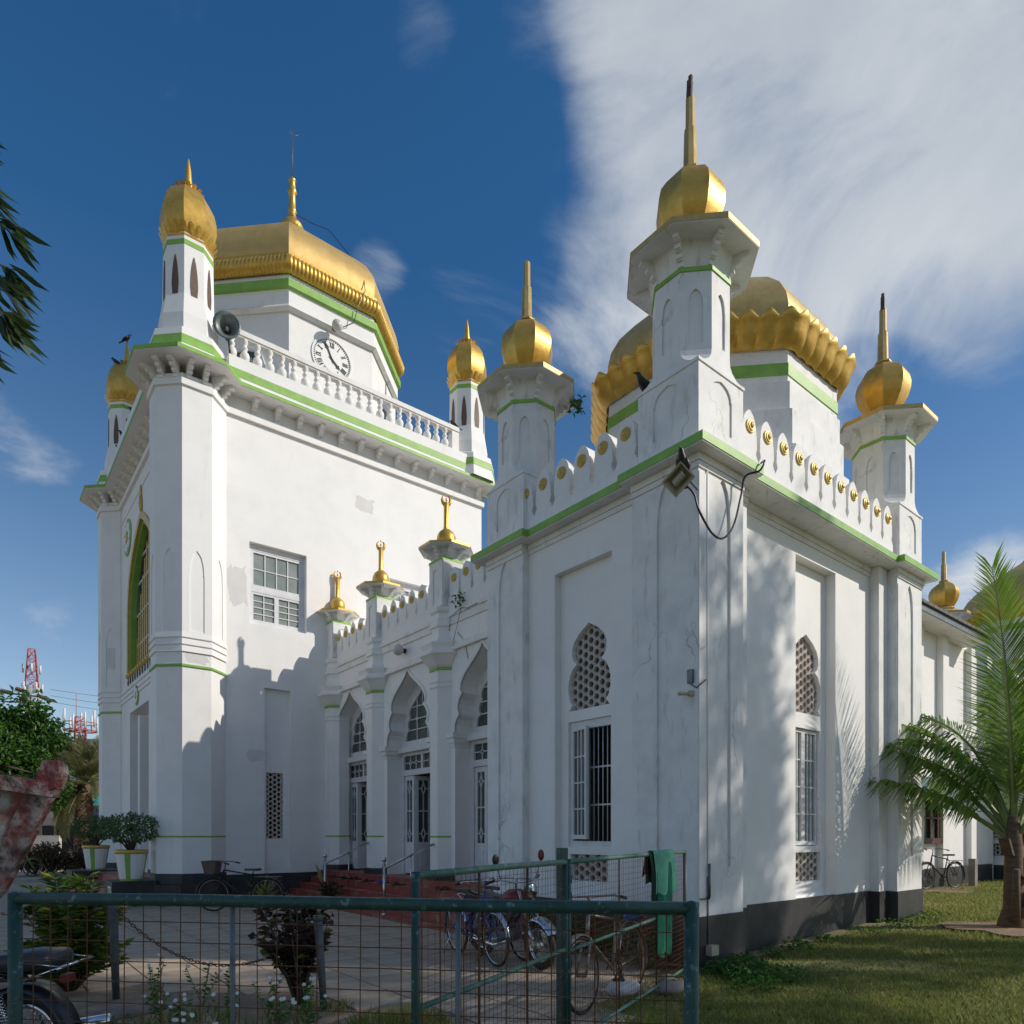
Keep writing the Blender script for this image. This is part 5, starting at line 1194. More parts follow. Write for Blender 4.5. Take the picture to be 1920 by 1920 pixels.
def gate():
    G1, G2, G3 = Vector((1.71, 2.87, 0)), Vector((3.38, 3.59, 0)), Vector((6.38, 4.80, 0))
    for nm, lab, a, c, up, posts, seed in (('gate_leaf', 'near leaf of the pale green wire mesh gate reaching to the tall middle post', G1, G2, 6, (1, 0), 4), ('gate_leaf', 'far leaf of the pale green wire mesh gate ending at the pavilion corner', G2+Vector((.05, .02, 0)), G3, 5, (1, 1), 5)):
        root = thing(nm, lab, 'gate', tuple(a), group='leaves of the wire mesh gate'); bs = tuple(a); zt = 1.40
        def P(t, z): q = a.lerp(c, t); return (q.x, q.y, z)
        B().tube([P(0, zt), P(.5, zt+.004), P(1, zt)], .020, 9).obj('top_rail', PIPE2, root, bs)
        B().tube([P(0, .75), P(1, .77)], .016, 8).obj('middle_rail', PIPE2, root, bs); B().tube([P(0, .08), P(1, .08)], .016, 8).obj('bottom_rail', PIPE2, root, bs)
        for t in (0, 1): B().tube([P(t, .03), P(t, zt+.018)], .022, 9).obj('post', PIPE, root, bs)
        for k in range(1, 3): B().tube([P(k/3, .08), P(k/3, zt)], .008, 6).obj('upright', IRON, root, bs)
        L = (c-a).length; wire_panel(root, P(0, 0), P(1, 0), .08, zt, int(L/.05), 26, RUSTO, .0013, (.004, -.004, 0), .003, seed)
    base = tuple(G2+Vector((.0, .03, 0))); root = thing('gate_post', 'tall dark green square post with rusty chain between the two gate leaves', 'post', base)
    B().box(base[0]-.03, base[0]+.03, base[1]-.03, base[1]+.03, -.1, 1.5).obj('post', PIPE, root, base)
    chain('chain', [(base[0]+.10, base[1]+.03, 1.36-.062*i) for i in range(14)], root, base, .036, .0045)
def chain(name, pts, root, base, lk, rr, M=IRON):
    b = B()
    for i in range(len(pts)-1):
        a, c = Vector(pts[i]), Vector(pts[i+1]); m_ = (a+c)/2; t = (c-a).normalized(); s = t.cross(Vector((.3, .2, 1))).normalized(); u = t.cross(s).normalized(); w_ = s if i % 2 else u; L = (c-a).length*.62
        b.tube([m_+t*L*math.cos(q*PI/4)+w_*L*.5*math.sin(q*PI/4) for q in range(8)], rr, 4, closed=True)
    return b.obj(name, M, root, base)
gate()
def bollard(base, label, h, top):
    root = thing('chain_post', label, 'post', tuple(base), group='grey chain posts along the planting bed'); t = Vector((base.x+top[0], base.y+top[1], base.z+h))
    B().tube([base, base.lerp(t, .5), t], [.032, .038, .044], 8).obj('pole', DPOST, root, tuple(base)); B().tube([t-Vector((0, 0, .04)), t+Vector((0, 0, .012))], [.048, .048], 8).obj('collar', DPOST, root, tuple(base)); return t
b1, b2 = along(-3.885, 6.7, -.02), along(-1.735, 6.3, -.02)
t1 = bollard(b1, 'grey tapering chain post beside the yellow croton', .98, (-.03, -.01)); t2 = bollard(b2, 'grey tapering chain post beside the dark croton', .86, (-.05, .02))
def sag(a, c, dz, n): return [a.lerp(c, i/n)-Vector((0, 0, dz*4*(i/n)*(1-i/n))) for i in range(n+1)]
def hung(label, a, c, dz, n):
    o = chain('rusty_chain', sag(a, c, dz, n), None, tuple(a), .04, .005); tag(o, label, 'chain')
hung('rusty chain sagging between the two grey posts', t1-Vector((0, 0, .06)), t2-Vector((0, 0, .10)), .46, 62)
hung('rusty chain running left behind the yellow croton', t1-Vector((0, 0, .06)), along(-5.6, 7.3, .8), .12, 42)

# ------------------------------------------------------------------ handrails, sandals
def handrail(base, top, label):
    root = thing('handrail', label, 'handrail', base, group='steel handrails on the red steps'); x, y, z = base
    B().tube([base, (x, y, 1.02)], .026, 12).lathe((x, y), [(.05, z), (.05, z+.015), (.03, z+.03)], n=12, facet=False).obj('post', STEEL, root, base)
    B().lathe((x, y), [(.03, 1.02), (.036, 1.03), (.022, 1.05), (.036, 1.065), (.03, 1.075)], n=12, facet=False).ball((x, y, 1.115), .05, n=14).obj('knob', STEEL, root, base)
    B().tube([(x+.02, y, .95), top], .024, 12).lathe((top[0]-.0, top[1]), [(.03, top[2]-.03), (.03, top[2]+.03)], n=10, facet=False).obj('rail', STEEL, root, base)
    m_ = Vector((x+.02, y, .95)).lerp(Vector(top), .52); B().tube([(m_.x, m_.y, .36), m_], .012, 8).obj('baluster', STEEL, root, base)
handrail((6.26, 11.66, .07), (7.44, 11.78, 1.40), 'near steel handrail with a ball knob climbing the red steps')
handrail((6.30, 14.48, .07), (7.44, 14.62, 1.40), 'far steel handrail with a ball knob climbing the red steps')
def sandals(x, y, z, rz, M, label, single=False):
    root = thing('sandals', label, 'sandals', (x, y, z), rz, group='footwear left on the red steps')
    for k in ((0,) if single else (0, 1)):
        b = B(); dy = .06*(2*k-1); dx = .05*k; P = []
        for i in range(14): a = 2*PI*i/14; P.append((dx+.13*math.cos(a), dy+(.048+.01*math.cos(a))*math.sin(a)))
        b.prism(P, 0, .022); b.tube([(dx+.02, dy-.052, .018), (dx+.04, dy-.03, .055), (dx+.07, dy, .06), (dx+.04, dy+.03, .055), (dx+.02, dy+.052, .018)], [.014, .017, .012, .017, .014], 6); b.obj('sandal', M, root)
for a in ((7.18, 16.35, .53, 2.9, SAND, 'dark sandals farthest left on the top red step'), (7.14, 15.75, .53, 2.6, SAND, 'dark sandals second from the left on the top red step'), (7.15, 15.2, .53, 3.3, SAND, 'dark sandals right of the far handrail on the top red step'), (7.18, 14.75, .53, 2.2, SAND, 'dark sandals near the middle column on the top red step'),
          (7.16, 14.05, .53, 2.9, SAND, 'dark sandals left of the blue pair on the top red step'), (7.15, 13.35, .53, 3.0, SANDBL, 'bright blue sandals on the top red step'), (7.14, 12.62, .53, 2.7, SAND, 'dark sandals right of the blue pair, behind the gate end'), (6.86, 15.65, .37, 1.2, SANDB, 'brown sandals at the far handrail on the third red step'), (6.88, 15.15, .37, 2.6, SANDB, 'brown sandals right of the far handrail on the third red step'), (7.15, 11.0, .53, 1.4, SAND, 'large dark sandals near the pavilion on the top red step')): sandals(*a)
sandals(6.58, 14.5, .23, 1.9, SAND, 'lone dark sandal on the second red step', True)

# ------------------------------------------------------------------ bicycles and motorcycles
def wheel(name, root, x, R, M_t=BLK, M_r=CHROME, spokes=28, tr=.018, hub=.02):
    w = B(); w.ring((0, 0, 0), R-tr, tr, 'y', 32, 7); o = w.obj(name, M_t, root); o.location = (x, 0, R)
    b = B(); b.ring((0, 0, 0), R-tr*2.3, tr*.55, 'y', 32, 5)
    for i in range(spokes): a = 2*PI*i/spokes; s = 1 if i % 2 else -1; b.tube([(hub*math.cos(a+.7*s), s*.025, hub*math.sin(a+.7*s)), ((R-tr*2.3)*math.cos(a), 0, (R-tr*2.3)*math.sin(a))], .0013, 3)
    b.tube([(0, -.05, 0), (0, .05, 0)], hub, 8); b.obj('rim', M_r, o); return o
def bicycle(label, loc, rz, MF, basket=False, rack=True, MW=CHROME, lean=0.0, step=False, MFD=None):
    root = thing('bicycle', label, 'bicycle', loc, rz); root.rotation_euler = (lean, 0, rz); R = .345
    wheel('wheel', root, 0, R, M_r=MW); wheel('wheel', root, 1.12, R, M_r=MW)
    f = B(); bb = (.46, 0, .29); seat = (.30, 0, .80); head = (.90, 0, .86); hb = (.95, 0, .66); T = lambda a, c, r=.015: f.tube([a, c], r, 7)
    T(bb, seat); T(bb, hb, .017)
    if step: T((.42, 0, .42), head)
    else: T((.32, 0, .76), head)
    T(head, hb, .019)
    for s in (-1, 1): T((0, s*.05, R), (.31, s*.02, .76), .009); T((0, s*.05, R), bb, .010); T((1.12, s*.05, R), (.955, s*.04, .66), .011)
    f.obj('frame', MF, root)
    h = B(); h.tube([(.885, 0, .84), (.865, 0, 1.0), (.90, 0, 1.03)], .012, 7); h.tube([(.74, -.28, 1.0), (.84, -.25, 1.03), (.92, -.1, 1.03), (.92, .1, 1.03), (.84, .25, 1.03), (.74, .28, 1.0)], .011, 7); h.obj('handlebar', MW, root)
    g = B(); g.tube([(.68, -.29, .99), (.77, -.275, 1.01)], .016, 7); g.obj('grip', BLK, root); g = B(); g.tube([(.68, .29, .99), (.77, .275, 1.01)], .016, 7); g.obj('grip', BLK, root)
    s = B(); s.prism([(.16, -.10), (.22, -.11), (.34, -.045), (.47, -.018), (.47, .018), (.34, .045), (.22, .11), (.16, .10)], .845, .89); s.obj('saddle', SEAT, root); p = B(); p.tube([(.30, 0, .78), (.285, 0, .85)], .012, 7); p.obj('seat_post', CHROME, root)
    for x0, a0, a1 in ((0, 20, 200), (1.12, 10, 150)):
        m_ = B(); n = 16; vs = []
        for i in range(n+1):
            a = rad(a0+(a1-a0)*i/n)
            for y, rr in ((-.03, R+.006), (-.02, R+.022), (.02, R+.022), (.03, R+.006)): vs.append((x0+rr*math.cos(a), y, R+rr*math.sin(a)))
        m_.add(vs, [(i*4+k, i*4+k+1, (i+1)*4+k+1, (i+1)*4+k) for i in range(n) for k in range(3)], 0, True); m_.obj('mudguard', MFD or MF, root)
    c = B(); c.ring((.46, .05, .29), .09, .006, 'y', 20, 4); c.tube([(.46, .07, .29), (.60, .07, .22)], .008, 5); c.tube([(.46, -.07, .29), (.32, -.07, .36)], .008, 5); c.box(.56, .64, .07, .15, .21, .23); c.box(.28, .36, -.15, -.07, .35, .37); c.tube([(.46, .05, .38), (0, .05, R+.03)], .004, 4); c.tube([(.46, .05, .20), (0, .05, R-.03)], .004, 4); c.obj('crank', RBLK, root)
    if rack:
        k = B(); [k.tube([(-.28, y, .72), (.24, y, .72)], .006, 5) for y in (-.07, 0, .07)]; [k.tube([(-.18, y, .72), (0, y*.8, R)], .006, 5) for y in (-.07, .07)]; k.tube([(-.28, -.07, .72), (-.28, .07, .72)], .006, 5); k.tube([(-.1, -.07, .72), (-.1, .07, .72)], .006, 5); k.obj('carrier', MW, root)
    st = B(); st.tube([(.02, -.06, R), (-.02, -.20, .02)], .008, 5); st.obj('kickstand', MW, root)
    if basket:
        k = B(); n = 12; top = [(1.0, -.17), (1.30, -.17), (1.30, .17), (1.0, .17)]; bot = [(1.04, -.13), (1.25, -.13), (1.25, .13), (1.04, .13)]
        vs = [(x, y, .78) for x, y in bot]+[(x, y, 1.04) for x, y in top]; k.add(vs, [(3, 2, 1, 0)]+[(i, (i+1) % 4, 4+(i+1) % 4, 4+i) for i in range(4)]); 
        vs = [(x*.97+.035, y*.94, 1.04) for x, y in top]+[(x, y*.94, .79) for x, y in bot]; k.add(vs, [(4, 5, 6, 7)]+[(i, (i+1) % 4, 4+(i+1) % 4, 4+i) for i in range(4)]); k.tube([(x, y, 1.04) for x, y in top], .009, 5, closed=True); k.obj('basket', WICK, root)
    return root
def ang(p, q): return math.atan2(q[1]-p[1], q[0]-p[0])
bicycle('black bicycle with a wicker front basket standing by the hall corner', (4.92, 14.18, 0), ang((4.97, 14.23), (4.11, 14.92)), RBLK, basket=True, MW=RUSTS)
bicycle('rusty silver bicycle parked behind the gate under the green cloths', (5.36, 4.66, 0), ang((5.36, 4.66), (4.24, 4.30)), RUSTS, MW=RUSTS, lean=.08)
bicycle('dark bicycle leaning by the black plinth of the rear wing', (19.95, 6.55, .2), ang((19.95, 6.55), (19.3, 6.72)), RBLK, MW=GREYM)
bicycle('pink bicycle among the parked machines before the red steps', (5.62, 7.75, 0), ang((5.62, 7.75), (5.52, 6.6)), PINKE, lean=-.06, step=True, MFD=CHROME)
bicycle('blue bicycle with silver mudguards beside the red moped', (5.20, 7.62, 0), ang((5.20, 7.62), (5.0, 6.5)), BLUEE, lean=.05, step=True, MFD=CHROME)
bicycle('green bicycle behind the purple bush near the far shops', (1.0, 31.0, 0), .3, GREEN, basket=False)
bicycle('pale bicycle near the brown bush at the date palm', (4.2, 31.6, 0), .2, TWHITE, MW=TWHITE)
def motorcycle(label, loc, rz, body=REDE, small=False, lean=0):
    root = thing('motorcycle', label, 'motorcycle', loc, rz); root.rotation_euler = (lean, 0, rz); R = .30 if not small else .29
    for x in (0, 1.24):
        o = wheel('wheel', root, x, R, tr=.042, spokes=36, hub=.05)
    f = B(); T = lambda a, c, r=.02: f.tube([a, c], r, 7)
    T((0, -.10, R), (.55, -.08, .35)); T((0, .10, R), (.55, .08, .35)); T((.55, -.08, .35), (.95, -.03, .78)); T((.55, .08, .35), (.95, .03, .78)); T((.0, 0, .68), (.95, 0, .80), .022); T((.3, 0, .68), (.55, 0, .35)); T((-.15, -.09, .70), (.3, -.09, .68), .014); T((-.15, .09, .70), (.3, .09, .68), .014); f.obj('frame', RBLK, root)
    for s in (-1, 1):
        b = B(); b.tube([(1.24, s*.085, R), (1.16, s*.085, .52)], .026, 9); b.tube([(1.16, s*.085, .52), (1.0, s*.085, .93)], .019, 9); b.obj('fork_leg', CHROME, root)
        b = B(); p0, p1 = Vector((0, s*.13, R+.02)), Vector((.12, s*.12, .66)); b.tube([p0, p1], .016, 8); [b.ring(tuple(p0.lerp(p1, .25+.06*i)), .032, .006, 'z', 14, 4) for i in range(10)]; b.obj('shock_absorber', CHROME, root)
    t = B(); n = 10; prof = [(.50, .06, .72, .80), (.58, .11, .70, .86), (.72, .14, .70, .93), (.86, .13, .72, .94), (.95, .07, .76, .90)]; vs = []
    for x, hw, z0, z1 in prof:
        for i in range(n): a = 2*PI*i/n; vs.append((x, hw*math.cos(a), (z0+z1)/2+(z1-z0)/2*math.sin(a)))
    t.add(vs, [(j*n+i, j*n+(i+1) % n, (j+1)*n+(i+1) % n, (j+1)*n+i) for j in range(4) for i in range(n)]+[tuple(range(n-1, -1, -1)), tuple(range(4*n, 5*n))], 0, True); t.obj('fuel_tank', body, root)
    s_ = B(); vs = []; prof = [(-.26, .10, .80, .845), (-.24, .135, .755, .875), (-.05, .145, .74, .875), (.15, .14, .735, .85), (.32, .12, .735, .82), (.50, .085, .735, .82), (.55, .06, .75, .80)]; n = 12
    for x, hw, z0, z1 in prof:
        for i in range(n): a = 2*PI*i/n; c_, q = math.cos(a), math.sin(a); vs.append((x, hw*math.copysign(abs(c_)**.55, c_), (z0+z1)/2+(z1-z0)/2*math.copysign(abs(q)**.6, q)))
    s_.add(vs, [(j*n+i, j*n+(i+1) % n, (j+1)*n+(i+1) % n, (j+1)*n+i) for j in range(6) for i in range(n)]+[tuple(range(n-1, -1, -1)), tuple(range(6*n, 7*n))], 0, True); s_.obj('seat', SEAT, root)
    e = B(); e.lathe((.52, 0), [(.10, .24), (.14, .28), (.14, .38), (.11, .42)], n=12, facet=False); [e.lathe((.62, 0), [(.09, .42+.035*i), (.115, .43+.035*i), (.09, .44+.035*i)], n=12, facet=False) for i in range(6)]; e.tube([(.52, -.16, .31), (.52, .16, .31)], .085, 12); e.obj('engine', GREYM, root)
    x_ = B(); x_.tube([(.68, -.06, .45), (.74, -.10, .30), (.5, -.15, .22), (.1, -.17, .26), (-.45, -.18, .36)], [.02, .02, .03, .042, .045], 10); x_.obj('exhaust', CHROME, root)
    for x0, a0, a1, M in ((0, 15, 165, RBLK), (1.24, 30, 140, CHROME if small else body)):
        m_ = B(); n = 14; vs = []
        for i in range(n+1):
            a = rad(a0+(a1-a0)*i/n)
            for y, rr in ((-.075, R+.01), (-.06, R+.045), (.06, R+.045), (.075, R+.01)): vs.append((x0+rr*math.cos(a), y, R+rr*math.sin(a)))
        m_.add(vs, [(i*4+k, i*4+k+1, (i+1)*4+k+1, (i+1)*4+k) for i in range(n) for k in range(3)], 0, True); m_.obj('mudguard', M, root)
    h = B(); h.tube([(.80, -.36, 1.05), (.90, -.30, 1.08), (.98, -.12, 1.03), (.98, .12, 1.03), (.90, .30, 1.08), (.80, .36, 1.05)], .012, 8); h.obj('handlebar', CHROME, root)
    for s in (-1, 1): g = B(); g.tube([(.74, s*.385, 1.03), (.86, s*.33, 1.07)], .018, 8); g.obj('grip', BLK, root)
    l = B(); l.lathe((0, 0), [(.03, -.12), (.085, -.04), (.09, 0), (.085, .01)], n=16, facet=False); o = l.obj('headlight', RBLK, root); o.location = (1.14, 0, .93); o.rotation_euler = (0, PI/2, 0)
    l = B(); l.lathe((0, 0), [(.082, .011), (.06, .022), (.001, .03)], n=16, facet=False); l.obj('lens', CHROME, o)
    for s in (-1, 1):
        m_ = B(); m_.tube([(.90, s*.27, 1.08), (.92, s*.33, 1.26)], .006, 5); m_.ball((.92, s*.34, 1.32), .065, n=10, sc=(.25, .75, 1.1)); m_.obj('mirror', body if s > 0 else RBLK, root)
    r_ = B(); r_.box(-.33, -.28, -.04, .04, .67, .72); r_.obj('tail_light', REDE, root); r_ = B(); [r_.tube([(-.1, s*.15, .70), (-.38, s*.13, .80), (-.1, s*.14, .82)], .009, 6) for s in (-1, 1)]; r_.tube([(-.38, -.13, .80), (-.38, .13, .80)], .009, 6); r_.obj('grab_rail', CHROME, root)
    k = B(); k.tube([(.42, -.1, .26), (.30, -.30, .02)], .012, 6); k.obj('kickstand', RBLK, root)
    return root
motorcycle('red moped with a red mirror parked between gate and pavilion', (5.40, 7.30, 0), ang((5.40, 7.30), (5.32, 6.05)), REDE, True, .07)
mb = along(-3.17, 4.5); motorcycle('dark motorcycle with black seat cut off by the lower left corner', (mb.x, mb.y, -.02), rt_az(rad(172)), REDE, False, -.06)
def draped(name, label, cx, cy, dx, dy, ztop, w, fl, bl, M, seed, off=.024, group='cloths on the gate'):
    # cloth over a rail: front flap fl, back flap bl, rail direction (dx,dy)
    r_ = random.Random(seed); n = 14; L = math.hypot(dx, dy); ux, uy = dx/L, dy/L; nx, ny = uy, -ux; prof = []
    m1 = 10
    for i in range(m1+1): prof.append((off, ztop-fl*(1-i/m1)))
    for q in (45, 90, 135): prof.append((off*math.cos(rad(q)), ztop+off*math.sin(rad(q))))
    for i in range(m1+1): prof.append((-off, ztop-bl*i/m1))
    b = B(); vs = []; m_ = len(prof)
    for j, (o, z) in enumerate(prof):
        dn = max(0, ztop-z)
        for i in range(n+1):
            t = (i/n-.5)*w*(1-.10*dn); wv = (.014*math.sin(i*.8+seed)+.014)*min(1, dn*5)+.003*math.sin(i*1.9+j*.3)*min(1, dn*4); zz = z-(.02*math.sin(i*.9+seed) if j in (0, m_-1) else 0)
            s = 1 if o >= 0 else -1; vs.append((cx+ux*t+nx*(o+s*abs(wv)), cy+uy*t+ny*(o+s*abs(wv)), zz))
    b.add(vs, [(j*(n+1)+i, j*(n+1)+i+1, (j+1)*(n+1)+i+1, (j+1)*(n+1)+i) for j in range(m_-1) for i in range(n)], 0, True)
    return tag(b.obj(name, M), label, 'cloth', group)
gd = (3.0, 1.21)
def on_gate(px_t): q = Vector((3.43, 3.61, 0)).lerp(Vector((6.38, 4.80, 0)), px_t); return q.x, q.y
x, y = on_gate(.715); draped('cloth', 'pale green cloth folded over the gate rail, uppermost of the three', x, y, *gd, 1.405, .70, .40, .30, CLOTHA, 3, .036)
draped('cloth', 'long dark green cloth hanging below the pale one on the gate', x+.03, y+.012, *gd, 1.402, .52, 1.02, .2, CLOTHB, 5, .026)
x, y = on_gate(.60); draped('cloth', 'narrow bottle green cloth hanging left of the pale one', x+.02, y+.01, *gd, 1.40, .20, .50, .2, CLOTHC, 8, .024)

# ------------------------------------------------------------------ lamps, speaker, cables, crows
def globe_lamp(label, p, n, r):
    root = thing('globe_lamp', label, 'lamp', p, group='white globe lamps'); q = Vector(p); n = Vector(n)
    B().ball(q+n*(r+.05), r, n=16).obj('globe', LAMPG, root, p); B().tube([q, q+n*.07], [r*.45, r*.4], 10).obj('holder', RBLK, root, p)
globe_lamp('white globe lamp on the porch wall between two columns', (7.648, 13.28, 5.66), (-1, 0, 0), .125)
globe_lamp('white globe lamp above the clock on the drum', (8.15, 18.10, 15.80), (0, -1, .0), .15)
def speaker():
    p = Vector((4.86, 16.74, 13.52)); d = Vector((-.33, -.93, -.12)).normalized(); root = thing('horn_loudspeaker', 'grey horn loudspeaker at the left end of the balustrade', 'loudspeaker', tuple(p)); b = B(); n = 24
    prof = [(.02, -.36), (.05, -.30), (.07, -.18), (.13, -.04), (.22, .07), (.30, .13), (.305, .14), (.21, .075), (.12, -.03), (.05, -.16)]
    s = d.cross(Vector((0, 0, 1))).normalized(); u = s.cross(d); m_ = len(prof)
    b.add([p+d*z+(s*math.cos(2*PI*i/n)+u*math.sin(2*PI*i/n))*r for i in range(n) for r, z in prof], [(i*m_+j, ((i+1) % n)*m_+j, ((i+1) % n)*m_+j+1, i*m_+j+1) for i in range(n) for j in range(m_-1)], 0, True); b.obj('horn', GALV, root, tuple(p))
    B().tube([p-d*.16, p+d*.03], [.045, .03], 10).obj('driver_tip', LAMPG, root, tuple(p)); B().tube([p-d*.42, p-d*.28], .085, 12).obj('driver', GREYM, root, tuple(p))
    B().tube([p-d*.2, p+Vector((.08, .10, -.35)), p+Vector((.1, .12, -.58))], .022, 6).obj('bracket', RBLK, root, tuple(p))
speaker()
def floodlight():
    p = Vector((6.20, 4.74, 5.55)); root = thing('floodlight', 'weathered floodlight with a bare spiral bulb on an arm at the pavilion corner', 'lamp', tuple(p))
    a = Vector((-.55, .12, -.22)).normalized(); s = a.cross(Vector((0, 0, 1))).normalized(); u = s.cross(a)   # a: long axis, u up
    a, s = s, a; nn = Vector((-.72, -.30, -.62)).normalized(); lx = nn.cross(Vector((0, 0, 1))).normalized(); up = lx.cross(nn).normalized(); lx, up = lx*math.cos(.6)-up*math.sin(.6), up*math.cos(.6)+lx*math.sin(.6)
    F_ = lambda x, y, z: p+(lx*x+up*y+nn*z)*1.05
    b = B(); q0 = [F_(x, y, -.06) for x, y in ((-.10, -.07), (.10, -.07), (.10, .07), (-.10, .07))]; q1 = [F_(x, y, .05) for x, y in ((-.14, -.11), (.14, -.11), (.14, .11), (-.14, .11))]; q2 = [F_(x, y, .05) for x, y in ((-.125, -.095), (.125, -.095), (.125, .095), (-.125, .095))]; q3 = [F_(x, y, -.045) for x, y in ((-.09, -.06), (.09, -.06), (.09, .06), (-.09, .06))]
    b.add(q0+q1+q2+q3, [(3, 2, 1, 0)]+[(i+4*k, (i+1) % 4+4*k, (i+1) % 4+4*k+4, i+4*k+4) for k in range(3) for i in range(4)]+[(12, 13, 14, 15)]); b.obj('housing', CREAM, root, tuple(p))
    c = B(); c.tube([F_(-.07+.14*i/40, .035*math.cos(i*1.05), .0+.035*math.sin(i*1.05)) for i in range(41)], .011, 6); c.obj('spiral_bulb', LAMPG, root, tuple(p))
    c = B(); c.tube([F_(0, .02, -.06), (6.45, 4.78, 5.62), (6.70, 4.86, 5.64)], .018, 7); c.obj('arm', GREYM, root, tuple(p))
    w_ = B(); w_.tube(smooth([(6.30, 4.72, 5.50), (6.40, 4.69, 5.42), (6.44, 4.67, 5.28), (6.56, 4.67, 5.16), (6.80, 4.72, 5.09), (7.05, 4.75, 5.12), (7.28, 4.76, 5.34), (7.45, 4.77, 5.75), (7.50, 4.74, 6.0), (7.62, 4.62, 6.06), (7.70, 4.60, 6.2), (7.78, 4.70, 6.24)]), .013, 7); w_.obj('cable', RBLK, root, tuple(p))
floodlight()
def cctv():
    p = (6.70, 4.97, 3.42); root = thing('security_camera', 'cream bullet security camera under a small grey box on the pavilion corner', 'camera', p)
    B().box(6.665, 6.708, 4.915, 4.985, 3.38, 3.54).obj('junction_box', GREYM, root, p); b = B(); b.tube([(6.64, 4.97, 3.25), (6.59, 5.0, 3.255), (6.55, 5.02, 3.25)], [.02, .024, .024], 12); b.obj('body', CREAM, root, p); B().tube([(6.71, 4.95, 3.26), (6.68, 4.955, 3.235), (6.64, 4.97, 3.25)], .011, 7).lathe((6.69, 4.95), [(.035, 3.23), (.035, 3.29)], n=10, facet=False).obj('mount', CREAM, root, p)
    B().tube([(6.67, 4.93, 3.36), (6.68, 4.86, 3.31), (6.72, 4.82, 3.36), (6.82, 4.83, 3.42)], .008, 6).obj('cable', RBLK, root, p)
cctv()
def conduit():
    p = (6.87, 4.84, .2); root = thing('conduit', 'grey conduit pipe with a cream junction box running down the pavilion corner', 'pipe', p)
    B().tube([(6.87, 4.835, .28), (6.87, 4.84, 1.1)], .011, 8).obj('pipe', GREYM, root, p); B().tube([(6.87, 4.84, 1.1), (6.87, 4.845, 6.0)], .009, 8).obj('painted_pipe', WHITE, root, p); B().tube([(6.88, 4.825, .85), (6.88, 4.825, 1.25)], .018, 8).obj('sleeve', GREYM, root, p)
    B().box(6.83, 6.97, 4.755, 4.838, .17, .29).obj('junction_box', CREAM, root, p); B().tube([(6.92, 4.79, .17), (6.95, 4.74, .05), (6.98, 4.70, -.04)], .018, 7).obj('tail', GREYM, root, p)
    B().box(6.85, 6.86, 4.80, 4.85, .83, .86).tube([(6.72, 4.83, .84), (6.88, 4.82, .84)], .008, 5).obj('clip', IRON, root, p)
conduit()
def crow(label, p, rz, s=1.0, lean=0):
    root = thing('crow', label, 'crow', p, rz, group='crows perched on the mosque'); root.rotation_euler = (0, lean, rz)
    b = B(); ax = [(-.20, 0, .03), (-.12, 0, .08), (-.03, 0, .15), (.05, 0, .20), (.085, 0, .255), (.105, 0, .29), (.135, 0, .295)]; b.tube([Vector(q)*s for q in ax], [r*s for r in (.018, .04, .068, .062, .04, .036, .016)], 10)
    b.obj('body', CROWM, root); t = B(); t.obox(Vector((-.22, 0, .0))*s, Vector((.09, 0, .045))*s, Vector((0, .028, 0))*s, Vector((-.004, 0, .007))*s); t.obj('tail', CROWM, root)
    k = B(); k.tube([Vector((.125, 0, .295))*s, Vector((.175, 0, .285))*s, Vector((.195, 0, .272))*s], [.016*s, .011*s, .002*s], 6); k.obj('beak', CROWM, root)
    for y in (-1, 1):
        w_ = B(); w_.tube([Vector((.06, y*.055, .19))*s, Vector((-.05, y*.065, .13))*s, Vector((-.19, y*.03, .05))*s], [.02*s, .042*s, .008*s], 6); w_.obj('wing', CROWM, root); l = B(); l.tube([Vector((0, y*.03, .11))*s, Vector((.01, y*.03, 0))*s], .007*s, 5); l.obj('leg', CROWM, root)
for a in (('black crow on the tip of the far left gold spire', (4.165, 25.10, 17.57), -.6), ('black crow on the shoulder of the far left gold dome', (3.80, 25.0, 16.62), 2.2), ('black crow on the hall front parapet, nearest of the row', (3.62, 20.9, 12.94), 2.6), ('black crow on the hall front parapet, second of the row', (3.62, 21.5, 12.94), 2.0), ('black crow on the hall front parapet, third of the row', (3.60, 22.3, 12.94), 2.8), ('black crow on the hall front parapet, farthest of the row', (3.60, 23.0, 12.94), 1.2),
          ('black crow on the pedestal of the near pavilion turret', (6.76, 5.72, 7.20), 2.9), ('black crow on top of the floodlight', (6.27, 4.75, 5.62), 3.6), ('black crow on the far end of the balustrade rail', (11.45, 17.0, 13.72), 2.4), ('black crow on the eave of the far pavilion turret', (24.72, 8.50, 8.74), 2.4)): crow(*a, s=.82)

# lightning rod, cable on the dome, plants growing on the walls
rod = thing('lightning_rod', 'thin lightning rod with a forked tip on the great dome spire', 'lightning rod', (8.15, 21.24, 22.40))
b = B(); b.tube([(8.15, 21.24, 22.40), (8.17, 21.24, 23.95)], [.016, .010], 5); b.tube([(8.17, 21.24, 23.70), (8.02, 21.2, 23.92)], .008, 4); b.tube([(8.17, 21.24, 23.72), (8.34, 21.2, 23.88)], .008, 4); b.obj('rod', GREYM, rod, (8.15, 21.24, 22.40))
b = B(); b.tube([(8.15, 21.1, 21.2), (8.5, 20.5, 20.65), (8.75, 19.8, 20.1), (8.95, 19.2, 19.25), (9.1, 18.75, 18.6), (9.1, 18.2, 17.9), (9.08, 18.05, 17.3), (8.9, 17.95, 17.0), (8.7, 18.02, 16.2), (8.3, 18.12, 15.9)], .012, 4); tag(b.obj('dome_cable', RBLK), 'thin black cable running down the great dome to the globe lamp', 'cable')
